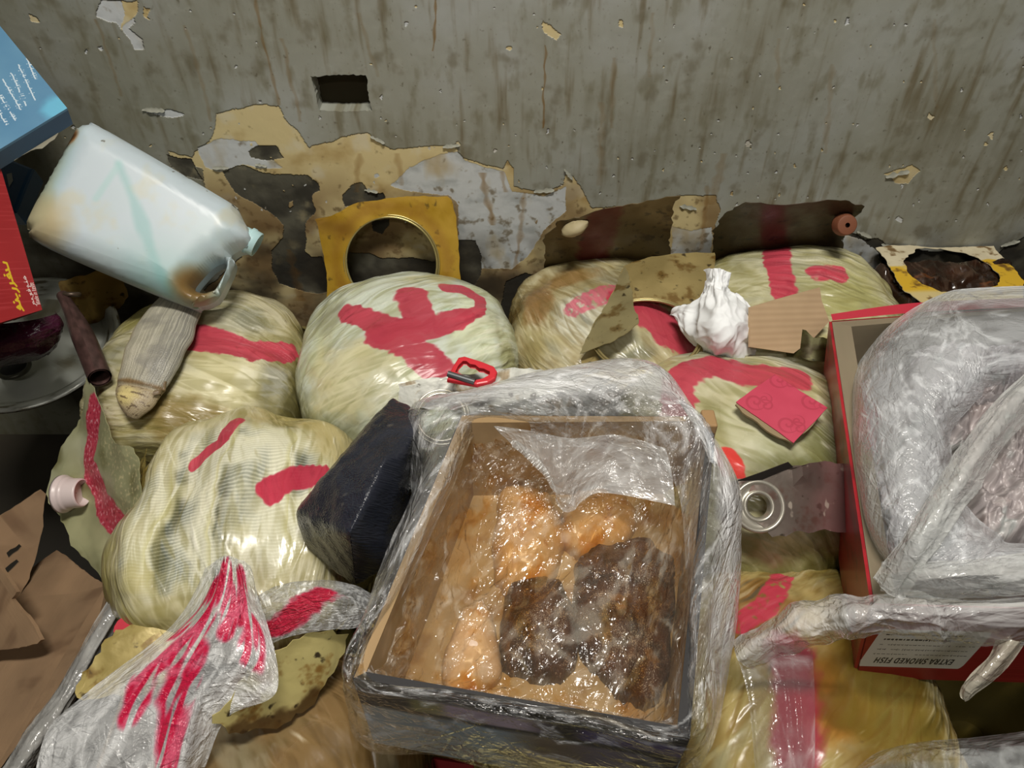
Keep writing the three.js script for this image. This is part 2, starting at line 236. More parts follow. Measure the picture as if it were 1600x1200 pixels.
{
  const h0 = Z(486, 120, WALLZ), h1 = Z(580, 172, WALLZ), T = 0.16;
  const hx0 = h0.x, hx1 = h1.x, hy0 = h1.y, hy1 = h0.y;
  const s = new THREE.Shape([[-2, -0.02], [2, -0.02], [2, CEIL + 0.02], [-2, CEIL + 0.02]].map(([x, y]) => new THREE.Vector2(x, y)));
  s.holes.push(new THREE.Path(edgePath([[hx0 - 0.001, hy1 + 0.001], [hx0 + 0.003, hy0], [hx1 + 0.001, hy0 - 0.002], [hx1 - 0.001, hy1 + 0.002]], 0.0008, 4, 0.003)));
  const g = new THREE.ExtrudeGeometry(s, { depth: T, bevelEnabled: false }); g.translate(0, 0, WALLZ - T);
  const p = g.attributes.position, uv = g.attributes.uv;
  for (let i = 0; i < p.count; i++) uv.setXY(i, (p.getX(i) + WX) / (2 * WX), (p.getY(i) - WY0) / (WY1 - WY0));
  const wall = struct('wall_back', g, wallMat);
  part(wall, 'niche_back', box(hx1 - hx0 + 0.04, hy1 - hy0 + 0.04, 0.02, (hx0 + hx1) / 2, (hy0 + hy1) / 2, WALLZ - 0.034, 0.002), plain(0x342e1c, 0.95), 'dark rough back of the small rectangular hole in the wall');
  // curled edges where the paint has lifted
  const flakeMat = plain(0x96978a, 0.85);
  const rr = rng(5);
  for (const [px, py, w, ang] of [[345, 262, 44, 0], [408, 258, 30, 0.2], [590, 218, 40, 0.5], [705, 228, 44, -0.1], [850, 298, 56, -0.1], [888, 272, 40, 0.9], [240, 172, 56, 0.05], [580, 298, 36, 0.2], [1075, 324, 50, 0.2], [1350, 366, 52, 0.4], [1402, 272, 60, -0.3], [1578, 380, 50, -0.4], [1386, 384, 40, 0.3]]) {
    const c = Z(px, py, WALLZ), L = w * 0.0005, ca = Math.cos(-ang), sa = Math.sin(-ang), sd = rr() * 50;
    part(wall, 'paint_flake', gridGeo(14, 6, (u, v) => { const x = (u - 0.5) * L, y = (v - 0.35) * L * 0.32 * (0.6 + 0.7 * noise(u * 5 + sd, 2)) * Math.sqrt(Math.max(0.02, 1 - (2 * u - 1) ** 2)); const lift = 0.0006 + 0.0035 * (1 - v) * (1 - v) * (0.5 + 0.5 * noise(u * 4, sd)) + 0.0004 * (1 - v); return V(c.x + x * ca - y * sa, c.y + x * sa + y * ca, WALLZ + lift); }), flakeMat);
  }
}
{
  const grey = surf(paint(512, 512, (u, v, o) => { const f = fbm(u * 8, v * 8, 5); o[0] = 66 + 22 * f; o[1] = 63 + 22 * f; o[2] = 56 + 20 * f; o[3] = 0.5 + 0.4 * f; o[4] = 0.8; }), 0.002);
  const dark = surf(paint(512, 512, (u, v, o) => { const f = fbm(u * 10, v * 10, 5); o[0] = 44 + 34 * f; o[1] = 40 + 30 * f; o[2] = 32 + 24 * f; o[3] = 0.5 + 0.4 * f; o[4] = 0.7; }), 0.003);
  const slab = (w, h, d, x, y, z) => { const g = new THREE.BoxGeometry(w, h, d); g.translate(x, y, z); return g; };
  struct('floor', slab(4.3, 0.15, 3.6, 0, -0.075, 0.7), dark);
  struct('ceiling', slab(4.3, 0.15, 3.6, 0, CEIL + 0.075, 0.7), grey);
  struct('wall_left', slab(0.15, CEIL, 3.4, -2.0, CEIL / 2, 0.75), grey);
  struct('wall_right', slab(0.15, CEIL, 3.4, 2.0, CEIL / 2, 0.75), grey);
  struct('wall_front', slab(4.3, CEIL, 0.15, 0, CEIL / 2, 2.45), grey);
  const glow = new THREE.MeshStandardMaterial({ color: 0xffffff, emissive: 0xfff6e6, emissiveIntensity: 3, roughness: 0.6 });
  [LAMP, LAMP2].forEach((l, i) => {
    const t = thing('ceiling_or_fill_lamp', ['flat white ceiling lamp above the heap of tins', 'added unseen fill lamp on the ceiling behind the viewer'][i], 'lamp', V(l.x, l.y - 0.02, l.z));
    part(t, 'housing', box(l.w + 0.04, 0.05, l.d + 0.04, l.x, l.y + 0.04, l.z, 0.01), plain(0xdddddd, 0.5));
    part(t, 'diffuser', box(l.w, 0.03, l.d, l.x, l.y, l.z, 0.008), glow);
    const L = new THREE.RectAreaLight(0xfff9f0, l.power, l.w, l.d); L.position.set(l.x, l.y - 0.02, l.z); L.lookAt(l.x, 0, l.z); scene.add(L);
  });
}

// ---------- square tins and the bags of salted fish that bulge out of them ----------
const tinTex = paint(512, 512, (u, v, o) => { const f = fbm(u * 7, v * 7, 5), s = fbm(u * 50, v * 50, 3); o[0] = 150 + 30 * f; o[1] = 138 + 28 * f; o[2] = 84 + 26 * f; mix3(o, 60, 42, 20, 0.8 * sstep(0.1, 0.6, fbm(u * 11 + 3, v * 11, 5))); o[3] = 0.5 + 0.3 * s; o[4] = 0.4 + 0.3 * f; o[5] = 0.7; });
const tinMat = new THREE.MeshPhysicalMaterial({ map: tinTex.map, bumpMap: tinTex.data, bumpScale: 0.0006, roughnessMap: tinTex.data, roughness: 1, metalness: 0.55, side: THREE.DoubleSide });
const TIN = 0.228;
const roundRect = (s, r) => { const h = s / 2, p = new THREE.Shape(); p.moveTo(-h + r, -h); p.lineTo(h - r, -h); p.absarc(h - r, -h + r, r, -Math.PI / 2, 0); p.lineTo(h, h - r); p.absarc(h - r, h - r, r, 0, Math.PI / 2); p.lineTo(-h + r, h); p.absarc(-h + r, h - r, r, Math.PI / 2, Math.PI); p.lineTo(-h, -h + r); p.absarc(-h + r, -h + r, r, Math.PI, Math.PI * 1.5); return p; };
function tin(label, cx, cz, h = 0.345, mat = tinMat, group = 'square fish tins') {
  const t = thing('square_tin', label, 'tin', V(cx, 0, cz), group);
  const s = roundRect(TIN, 0.022); s.holes.push(new THREE.Path(roundRect(TIN - 0.003, 0.021).getPoints(8).reverse()));
  const wall = new THREE.ExtrudeGeometry(s, { depth: h, bevelEnabled: false, curveSegments: 6 }); wall.rotateX(-Math.PI / 2); wall.translate(cx, 0, cz);
  const base = new THREE.ExtrudeGeometry(roundRect(TIN - 0.002, 0.021), { depth: 0.003, bevelEnabled: false, curveSegments: 6 }); base.rotateX(-Math.PI / 2); base.translate(cx, 0.002, cz);
  part(t, 'body', merge([wall, base]), mat);
  const pts = roundRect(TIN, 0.022).getPoints(8).map((p) => V(cx + p.x, h, cz + p.y));
  part(t, 'rim', new THREE.TubeGeometry(new THREE.CatmullRomCurve3(pts, true, 'catmullrom', 0.1), 120, 0.0024, 6, true), mat);
  return t;
}
const RED = [196, 66, 84], PINK = [226, 84, 128];
// b: cx cz rx rz y0 H p seed, tone, strokes [[px,py],..] w, blots, scales; surface: disc coordinate q (1 = equator) and azimuth a
function bagMaker(b) {
  const { cx, cz, rx, rz, y0, H, seed } = b, p = b.p || 2.7, VM = 1.28, D0 = b.drop || 0.1, tilt = b.tilt || 0;
  const rad = (a) => 1 / Math.pow(Math.abs(Math.cos(a)) ** p + Math.abs(Math.sin(a)) ** p, 1 / p);
  const base = (a, q) => {                                                 // smooth surface
    let R, yy; if (q <= 1) { R = Math.pow(Math.sin(q * Math.PI / 2), 0.9); yy = H * Math.pow(Math.max(0, Math.cos(q * Math.PI / 2)), 0.75); } else { const t = (q - 1) / (VM - 1); R = 1 - 0.2 * t * t; yy = -D0 * t; }
    const k = R * (q > 1 ? lerp(1, rad(a) > 1 ? 1 : 1, 1) : 1) * rad(a);
    const x = rx * k * Math.cos(a), z = rz * k * Math.sin(a);
    return V(cx + x, y0 + yy + tilt * z, cz + z);
  };
  const toDisc = (px, py) => {                                             // photo point -> point on the bag, in disc coordinates (metres)
    const r = rayDir(px, py); let best = 1e9, bq = 0, ba = 0;
    for (let i = 0; i < 96; i++) for (let j = 0; j <= 40; j++) { const a = i / 96 * Math.PI * 2, q = j / 40 * 1.2, P = base(a, q).sub(EYE), t = P.dot(r) / r.lengthSq(), d = P.clone().addScaledVector(r, -t).length() + 0.03 * (P.length()) ; if (d < best) { best = d; bq = q; ba = a; } }
    return [Math.cos(ba) * bq, Math.sin(ba) * bq];
  };
  const S = (rx + rz) / 2 * 1.22;                                           // metres per unit of q along the skin
  const strokes = (b.strokes || []).map((s) => ({ ...s, pts: s.p.map(([x, y]) => toDisc(x, y)) }));
  const blots = (b.blots || []).map((s) => ({ ...s, c: toDisc(s.p[0], s.p[1]) }));
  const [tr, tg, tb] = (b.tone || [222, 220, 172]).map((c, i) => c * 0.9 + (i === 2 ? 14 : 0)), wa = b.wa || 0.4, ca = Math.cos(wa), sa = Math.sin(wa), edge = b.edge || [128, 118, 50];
  const fishC = b.fish ? toDisc(b.fish.c[0], b.fish.c[1]) : null;
  const tex = paint(b.res || 640, b.res || 640, (u, v, o) => {
    const X = (u - 0.5) * 2 * VM, Yy = (v - 0.5) * 2 * VM, q = Math.hypot(X, Yy); if (q > 1.17) { o[0] = edge[0] * 0.9 + 20; o[1] = edge[1] * 0.9 + 18; o[2] = edge[2] * 0.8; o[4] = 0.3; return; }
    const x = X * S * 10 + seed * 13.7, y = Yy * S * 10 + seed * 7.3;      // about decimetres
    const A = x * ca + y * sa, B = -x * sa + y * ca, w = fbm(x * 1.1, y * 1.1, 3);
    const mk = sstep(-0.25, 0.45, fbm(x * 0.9 + 40, y * 0.9, 2)), wr = crumple(A * 0.55 + 0.4 * w, B * 8 + 1.1 * w, 2) * mk, wr2 = ridge(A * 1.1 + 20, B * 30 + 2 * w) * mk;
    const m = fbm(x * 1.6 + 5, y * 1.6, 5);
    o[0] = tr; o[1] = tg; o[2] = tb;
    mix3(o, tr * 0.92, tg * 0.9, tb * 0.74, sstep(-0.1, 0.55, m));
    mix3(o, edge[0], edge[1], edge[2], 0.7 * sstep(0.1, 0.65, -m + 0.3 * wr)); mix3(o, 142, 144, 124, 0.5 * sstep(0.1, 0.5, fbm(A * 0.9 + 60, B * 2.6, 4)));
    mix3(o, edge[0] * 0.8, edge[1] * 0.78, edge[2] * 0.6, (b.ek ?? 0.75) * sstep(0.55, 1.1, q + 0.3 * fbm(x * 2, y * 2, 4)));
    for (const s of blots) { const d0 = Math.hypot((X - s.c[0]) / (s.sx || 1), (Yy - s.c[1]) / (s.sy || 1)) * S / s.r; if (d0 > 1.7) continue; const d = d0 + (s.n ?? 0.5) * fbm(x * 4 + 9, y * 4, 4); const k = (s.k ?? 0.7) * sstep(1, s.soft ?? 0.4, d); if (k > 0) { mix3(o, ...s.c3, k); if (s.lines) { const e = X * Math.cos(s.lines) + Yy * Math.sin(s.lines), f2 = -X * Math.sin(s.lines) + Yy * Math.cos(s.lines); const l = noise(e * S * 30 + w, f2 * S * (s.lf || 500) * 0.85 + 0.8 * noise(e * 6, f2 * 6)); mix3(o, 58, 62, 56, k * (s.lk ?? 0.8) * sstep(0.05, 0.5, l)); mix3(o, 235, 236, 214, k * 0.6 * sstep(0.1, 0.6, -l)); } } }
    if (b.fish) { const fx = (X - fishC[0]) * S, fy = (Yy - fishC[1]) * S, al = b.fish.a + 0.5 * fx / 0.1 * (b.fish.fan || 0), fa = fx * Math.sin(al) + fy * Math.cos(al), fc = fx * Math.cos(al) - fy * Math.sin(al) + 0.016 * fbm(x * 1.6 + 4, y * 1.6, 3), k = sstep(1, 0.65, Math.hypot(fc / b.fish.w, fa / b.fish.l) + 0.28 * fbm(x * 3, y * 3, 4));
      if (k > 0) { const bi = fc / b.fish.p + 50, f = bi - Math.floor(bi), ln = Math.sin(fa * 2300 + 6 * noise(fc * 60, fa * 30)) , lk = sstep(-0.15, 0.35, fbm(x * 1.8 + Math.floor(bi) * 7, y * 1.8, 4)), dk = sstep(0.02, 0.1, f) * sstep(0.34, 0.18, f), gr = sstep(0.15, 0.3, f) * sstep(0.75, 0.5, f);
        mix3(o, 222, 222, 194, 0.8 * k); mix3(o, 146, 154, 146, 0.75 * k * gr * lk); mix3(o, 66, 74, 64, 0.85 * k * dk * lk); mix3(o, 86, 94, 88, 0.36 * k * sstep(0.1, 0.8, ln) * (0.25 + 0.75 * gr) * lk); mix3(o, 246, 246, 232, 0.4 * k * sstep(0.2, 0.9, -ln)); mix3(o, 196, 190, 120, 0.5 * k * sstep(0.9, 1, f)); } }
    mix3(o, 248, 246, 226, 0.36 * sstep(0.3, 0.85, wr)); { const fl = foldsAlong(A * 0.45, B * 0.45); mix3(o, 250, 249, 236, 0.45 * sstep(0.6, 0.85, fl)); mix3(o, edge[0] * 0.9, edge[1] * 0.9, edge[2] * 0.8, 0.4 * sstep(0.42, 0.2, fl)); } mix3(o, edge[0] * 0.85, edge[1] * 0.85, edge[2] * 0.7, 0.24 * sstep(-0.05, -0.5, wr));  // film highlights painted on the fold crests, troughs tinted darker
    mix3(o, 244, 242, 224, 0.28 * sstep(0.72, 1, wr2));  // fine wrinkle highlights, painted into the colour as well
    { const g = (o[0] + o[1] + o[2]) / 3, k2 = b.desat ?? 0.2; mix3(o, g * 1.06, g * 1.05, g * 0.98, k2); const e = sstep(-0.15, -0.6, fbm(x * 1.3 + 77, y * 1.3, 4)); mix3(o, 112, 108, 76, 0.45 * e); }
    for (const s of strokes) {
      let best = 1e9, along = 0, acc = 0;
      for (let i = 0; i + 1 < s.pts.length; i++) { const [ax, ay] = s.pts[i], [bx, by] = s.pts[i + 1], dx = bx - ax, dy = by - ay, L2 = dx * dx + dy * dy, t = clamp(((X - ax) * dx + (Yy - ay) * dy) / L2), d = Math.hypot(X - ax - t * dx, Yy - ay - t * dy) * S; if (d < best) { best = d; along = acc + t * Math.sqrt(L2); } acc += Math.sqrt(L2); }
      const hw = s.w * 0.37; if (best > hw * 1.7) continue; const d = best + 0.25 * hw * fbm(x * 9, y * 9, 3) + 0.14 * hw * noise(A * 3, B * 22) * sstep(0.4 * hw, hw, best), k = sstep(hw * 1.06, hw * (s.soft ?? 0.86), d) * (s.k ?? 1) * (s.dry ? sstep(-0.35, 0.1, fbm(x * 14, y * 14, 3) + s.dry) : 1);
      if (k > 0) { const c = s.c || RED, g = 0.9 + 0.2 * wr; mix3(o, c[0] * g, c[1] * g, c[2] * g, 0.94 * k); mix3(o, 246, 170, 176, 0.45 * k * sstep(0.62, 1, wr2)); mix3(o, 120, 22, 40, 0.3 * k * sstep(0.2, 0.7, fbm(x * 6, y * 6, 3))); }
    }
    mix3(o, 70, 52, 26, 0.6 * sstep(0.5, 0.8, fbm(x * 9 + 3, y * 9, 4)) * (b.dirt ?? 0.6));
    o[3] = 0.15 + 0.55 * foldsAlong(A * 0.45, B * 0.45) + 0.3 * foldsAny(x * 0.3, y * 0.3) + 0.1 * wr; o[4] = clamp(0.27 + 0.14 * m);
  }, THREE.ClampToEdgeWrapping);
  const nu = b.nu || 240, nv = b.nv || 110;
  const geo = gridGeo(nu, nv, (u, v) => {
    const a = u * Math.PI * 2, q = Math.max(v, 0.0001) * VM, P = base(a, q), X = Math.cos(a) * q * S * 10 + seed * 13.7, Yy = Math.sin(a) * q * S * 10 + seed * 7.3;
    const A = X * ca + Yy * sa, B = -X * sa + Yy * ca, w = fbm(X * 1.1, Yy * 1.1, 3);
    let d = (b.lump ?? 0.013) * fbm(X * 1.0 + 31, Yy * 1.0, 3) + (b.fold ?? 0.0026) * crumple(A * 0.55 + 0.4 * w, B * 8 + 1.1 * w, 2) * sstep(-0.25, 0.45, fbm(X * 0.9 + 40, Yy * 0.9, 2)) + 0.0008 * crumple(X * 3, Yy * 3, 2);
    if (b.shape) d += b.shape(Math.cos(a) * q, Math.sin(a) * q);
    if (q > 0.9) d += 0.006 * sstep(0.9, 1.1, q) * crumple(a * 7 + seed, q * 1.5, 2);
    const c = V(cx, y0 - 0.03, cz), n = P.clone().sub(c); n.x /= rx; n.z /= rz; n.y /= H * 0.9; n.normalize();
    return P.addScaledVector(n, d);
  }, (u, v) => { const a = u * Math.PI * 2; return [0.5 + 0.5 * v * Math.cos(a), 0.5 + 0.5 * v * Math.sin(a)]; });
  { const ix = geo.index.array; for (let i = 0; i < ix.length; i += 3) { const t = ix[i]; ix[i] = ix[i + 1]; ix[i + 1] = t; } geo.computeVertexNormals(); }
  // close the seam's normals
  const nn = geo.attributes.normal; for (let j = 0; j <= nv; j++) { const i0 = j * (nu + 1), i1 = i0 + nu; const x = nn.getX(i0) + nn.getX(i1), y = nn.getY(i0) + nn.getY(i1), z = nn.getZ(i0) + nn.getZ(i1), l = Math.hypot(x, y, z) || 1; nn.setXYZ(i0, x / l, y / l, z / l); nn.setXYZ(i1, x / l, y / l, z / l); }
  for (let i = 0; i <= nu; i++) nn.setXYZ(i, 0, 1, 0);
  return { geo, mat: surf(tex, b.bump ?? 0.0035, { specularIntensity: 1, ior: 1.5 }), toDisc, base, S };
}
function bag(b) { const m = bagMaker(b); const o = single('fish_bag', b.label, 'bag', m.geo, m.mat); return { o, ...m }; }

const tins = {
  a1: tin('square tin under the fish bag with one level red bar, below the white canister', -0.394, -0.715),
  a2: tin('square tin whose cut yellow lid with a big round hole stands against the wall', -0.131, -0.725),
  a3: tin('square tin under the fish bag with the ringed lid lying across it', 0.137, -0.78),
  a4: tin('square tin behind the corrugated card scrap, its lid bent up against the wall', 0.378, -0.785),
  b1: tin('square tin whose torn lid with a white screw cap is bent out to the left', -0.28, -0.48),
  b2: tin('square tin beneath the back of the open fish box, grey lid with a red handle', -0.035, -0.485, 0.34),
  b3: tin('square tin under the fish bag that carries the small red patterned card', 0.245, -0.54),
  c1: tin('square tin with torn gold lid under the red smeared clear bag', -0.21, -0.235, 0.33),
  c2: tin('square tin beneath the front of the open fish box', 0.03, -0.245, 0.34),
  c3: tin('square tin under the yellow fish bag nearest the white printed label', 0.268, -0.295, 0.32),
};
const OL = [128, 122, 58], GR = [150, 156, 142], WH = [228, 228, 200], DK = [88, 92, 74];
const bags = {
  a1: bag({ label: 'yellow fish bag with one level red bar and a dried fish on it', cx: -0.396, cz: -0.70, rx: 0.13, rz: 0.135, y0: 0.365, H: 0.078, seed: 1, wa: 0.12, tone: [222, 214, 160], ek: 0.85,
    strokes: [{ p: [[276, 526], [340, 530], [400, 545], [452, 552]], w: 0.036, soft: 0.92 }],
    blots: [{ p: [360, 505], r: 0.02, c3: [150, 152, 130], k: 0.5 }, { p: [430, 600], r: 0.035, c3: [140, 142, 132], k: 0.7 }, { p: [395, 500], r: 0.022, c3: [120, 122, 100], k: 0.5 }, { p: [350, 600], r: 0.055, c3: [230, 224, 176], k: 0.7 }, { p: [380, 590], r: 0.015, c3: [240, 236, 206], k: 0.8 }, { p: [220, 490], r: 0.05, c3: [148, 140, 66], k: 0.7 }, { p: [280, 660], r: 0.05, c3: [130, 104, 40], k: 0.7 }] }),
  a2: bag({ label: 'pale green fish bag with a large looping red character painted on it', cx: -0.131, cz: -0.715, rx: 0.138, rz: 0.14, y0: 0.37, H: 0.1, seed: 2, wa: -0.55, tone: [224, 236, 206], edge: [150, 152, 100], ek: 0.6, dirt: 0.3, fold: 0.002, lump: 0.011,
    strokes: [{ p: [[545, 488], [600, 508], [650, 522], [690, 508], [725, 500]], w: 0.03 }, { p: [[642, 466], [652, 482], [662, 508]], w: 0.034 }, { p: [[694, 452], [724, 455], [748, 470], [748, 490], [716, 508], [690, 512]], w: 0.021 }, { p: [[600, 525], [645, 545], [690, 585]], w: 0.042 }, { p: [[640, 515], [600, 525]], w: 0.03 }],
    blots: [{ p: [535, 590], r: 0.06, c3: [214, 196, 128], k: 0.55 }, { p: [590, 610], r: 0.04, c3: [200, 196, 160], k: 0.5 }, { p: [520, 495], r: 0.025, c3: [150, 150, 128], k: 0.6 }, { p: [790, 560], r: 0.03, c3: [150, 150, 84], k: 0.7 }, { p: [700, 495], r: 0.012, c3: [150, 200, 160], k: 0.6 }, { p: [750, 510], r: 0.05, c3: [222, 232, 190], k: 0.6 }] }),
  a3: bag({ label: 'brownish fish bag with red smears under the ringed lid and white tissue', cx: 0.135, cz: -0.77, rx: 0.14, rz: 0.14, y0: 0.37, H: 0.08, seed: 3, wa: 1.0, tone: [206, 194, 132], edge: [120, 92, 34], ek: 0.95,
    strokes: [{ p: [[900, 478], [940, 462], [960, 458]], w: 0.034, dry: 0.1, k: 0.8, c: [214, 96, 120] }, { p: [[990, 466], [1015, 490], [1045, 520], [1085, 545]], w: 0.05 }],
    blots: [{ p: [910, 500], r: 0.045, c3: [206, 206, 190], k: 0.8, lines: 1.1, lf: 300, lk: 0.4 }, { p: [965, 545], r: 0.035, c3: [100, 104, 84], k: 0.7 }, { p: [960, 530], r: 0.03, c3: [232, 226, 184], k: 0.7 }, { p: [840, 475], r: 0.03, sy: 1.5, c3: [140, 98, 44], k: 0.85 }, { p: [880, 428], r: 0.025, sx: 1.6, c3: [150, 110, 54], k: 0.8 }, { p: [960, 404], r: 0.02, sx: 3, c3: [150, 118, 66], k: 0.7 }] }),
  a4: bag({ label: 'yellow fish bag with a short red bar and a red dot', cx: 0.378, cz: -0.775, rx: 0.135, rz: 0.14, y0: 0.385, H: 0.085, seed: 4, wa: 0.2, tone: [222, 218, 158], edge: [140, 132, 62], ek: 0.7, dirt: 0.4,
    strokes: [{ p: [[1214, 380], [1212, 420], [1222, 456]], w: 0.034 }, { p: [[1280, 424], [1312, 428]], w: 0.026, dry: 0.4 }],
    blots: [{ p: [1330, 450], r: 0.045, c3: [168, 166, 92], k: 0.7 }, { p: [1190, 490], r: 0.02, c3: [140, 124, 60], k: 0.6 }] }),
  b1: bag({ label: 'fish bag with grey striped fish showing through and two small red scraps', cx: -0.28, cz: -0.475, rx: 0.132, rz: 0.14, y0: 0.365, H: 0.085, seed: 5, wa: 1.35, tone: [222, 214, 156], edge: [136, 124, 50], ek: 0.7, dirt: 0.3, fold: 0.002, res: 800,
    strokes: [{ p: [[298, 718], [322, 698], [346, 688]], w: 0.017 }, { p: [[352, 684], [376, 668]], w: 0.017, dry: 0.4 }, { p: [[420, 764], [450, 752], [500, 750]], w: 0.03, c: [196, 48, 74] }],
    fish: { c: [345, 780], a: 0.16, w: 0.088, l: 0.092, p: 0.044, fan: 0.1 },
    blots: [{ p: [350, 725], r: 0.02, sx: 2, c3: [110, 116, 108], k: 0.5 }, { p: [450, 650], r: 0.05, c3: [190, 172, 100], k: 0.7 }, { p: [520, 680], r: 0.04, c3: [176, 156, 84], k: 0.6 }, { p: [232, 860], r: 0.025, sy: 2, c3: [186, 172, 96], k: 0.7 }, { p: [320, 650], r: 0.035, c3: [186, 180, 130], k: 0.6 }],
    shape: (x, y) => 0.004 * Math.cos((x * 1.02 - y * 0.12) * 14) * sstep(0.95, 0.5, Math.hypot(x, y)) }),
  b3: bag({ label: 'fish bag with a red arch painted on it, carrying the small red card', cx: 0.25, cz: -0.545, rx: 0.135, rz: 0.14, y0: 0.385, H: 0.10, seed: 6, wa: 0.7, tone: [220, 214, 160], edge: [124, 122, 56], ek: 0.8,
    strokes: [{ p: [[1060, 640], [1062, 600], [1078, 580], [1120, 574], [1170, 582], [1240, 588]], w: 0.045 }, { p: [[1134, 712], [1140, 735], [1146, 752]], w: 0.022, dry: 0.4, c: [224, 62, 56] }],
    blots: [{ p: [1250, 560], r: 0.04, c3: [196, 198, 190], k: 0.7, lines: 0.4, lf: 260, lk: 0.35 }, { p: [1270, 710], r: 0.05, c3: [88, 92, 40], k: 0.75 }, { p: [1130, 660], r: 0.03, c3: [120, 112, 56], k: 0.6 }, { p: [1190, 670], r: 0.04, c3: [216, 216, 186], k: 0.6 }] }),
  c1: bag({ label: 'amber fish bag drooping under the torn gold lid at the lower left', cx: -0.20, cz: -0.22, rx: 0.125, rz: 0.125, y0: 0.325, H: 0.05, seed: 7, wa: 0.9, tone: [150, 116, 52], edge: [84, 58, 22], ek: 0.8, res: 480 }),
  c3: bag({ label: 'strong yellow fish bag with rusty edges below the cut metal strap', cx: 0.262, cz: -0.285, rx: 0.13, rz: 0.14, y0: 0.345, H: 0.075, seed: 8, wa: -0.75, tone: [190, 170, 92], edge: [120, 84, 30], ek: 0.85, dirt: 1.2, desat: 0.05,
    strokes: [{ p: [[1160, 975], [1200, 945], [1225, 905]], w: 0.024, dry: 0.15, k: 0.9, c: [206, 54, 84] }, { p: [[1236, 1020], [1240, 1100], [1248, 1195]], w: 0.045, soft: 0.5, k: 0.9, c: [166, 44, 72] }],
    blots: [{ p: [1180, 960], r: 0.04, c3: [120, 72, 30], k: 0.7, lines: -0.7, lf: 300 }, { p: [1320, 850], r: 0.04, c3: [206, 184, 90], k: 0.6 }, { p: [1300, 1090], r: 0.04, sx: 0.7, c3: [186, 112, 36], k: 0.7 }, { p: [1310, 1110], r: 0.02, c3: [70, 46, 20], k: 0.6 }, { p: [1400, 1080], r: 0.07, c3: [110, 92, 30], k: 0.8 }, { p: [1240, 860], r: 0.03, c3: [206, 196, 130], k: 0.6 }, { p: [1440, 1000], r: 0.05, c3: [60, 52, 24], k: 0.8 }] }),
};

// ---------- cut lids and other sheet metal ----------
const metalPaint = (r, g, b, rr, gg, bb, k = 1) => (x, y, o) => { const f = fbm(x * 30, y * 30, 4), s = fbm(x * 160, y * 160, 3); o[0] = r + 14 * f; o[1] = g + 14 * f; o[2] = b + 12 * f; mix3(o, rr, gg, bb, 0.75 * k * sstep(0.12, 0.5, fbm(x * 38 + 11, y * 38, 4) + 0.25 * s)); mix3(o, 36, 28, 18, 0.7 * k * sstep(0.3, 0.55, fbm(x * 70 + 3, y * 70, 4))); o[3] = 0.5 + 0.25 * f + 0.1 * s; o[4] = 0.42 + 0.3 * f; };
const metalMat = (t, metal = 0.45, bump = 0.0006) => new THREE.MeshPhysicalMaterial({ map: t.map, bumpMap: t.data, bumpScale: bump, roughnessMap: t.data, roughness: 1, metalness: metal, side: THREE.DoubleSide });
const dirtTile = paint(512, 512, (u, v, o) => { const x = u * 0.3, y = v * 0.3; metalPaint(178, 172, 156, 120, 96, 62)(x, y, o); });
for (const m of [dirtTile.map, dirtTile.data]) m.repeat.set(1 / 0.3, 1 / 0.3);
const dirty = (hex, metal = 0.3, bump = 0.0006) => { const m = metalMat(dirtTile, metal, bump); m.color.set(hex); return m; };   // one dirty sheet-metal map, tinted by the colour of the coat
const torusOn = (pl, x, y, r, t, z = 0.0008, n = 64) => { const g = new THREE.TorusGeometry(r, t, 8, n); g.translate(x, y, z); g.applyMatrix4(pl.m); return g; };
{ // yellow lid with the large round hole, standing against the wall
  const t = tins.a2, pl = planeOf(Z(520, 458, -0.862), Z(720, 458, -0.862), Z(610, 310, -0.918));
  const out = [[511, 470], [511, 440], [506, 400], [497, 345], [495, 341], [520, 336], [545, 322], [560, 316], [610, 309], [655, 307], [698, 307], [706, 314], [713, 340], [716, 390], [720, 440], [722, 470]];
  const c = pl.local(612, 411), L = metalPaint(176, 140, 42, 150, 108, 30, 0.6);
  const tx = plateTex(pl, out, 384, 320, (x, y, o) => { L(x, y, o); mix3(o, 150, 108, 34, 0.5 * sstep(0.012, 0.0, Math.abs(Math.hypot(x - c[0], y - c[1]) - 0.078))); mix3(o, 120, 84, 26, 0.6 * sstep(0.02, 0, segDist(x, y, [pl.local(497, 345), pl.local(545, 360)]))); });
  part(t, 'lid', plate(pl, out, { holes: [{ c, r: 0.064 }], jag: 0.0005, bend: (x, y) => 0.012 * sstep(0.03, -0.01, x) * sstep(0.05, 0.11, y) + 0.003 * Math.sin(x * 30) }), metalMat(tx, 0.2), 'cut yellow lid with a big round hole, leaning on the wall');
  part(t, 'lid_ring', merge([torusOn(pl, c[0], c[1], 0.0635, 0.0017), torusOn(pl, c[0], c[1], 0.0665, 0.0011)]), plain(0xb9ac74, 0.32, { metalness: 0.7 }), 'bright rolled ring round the hole of the lid');
}
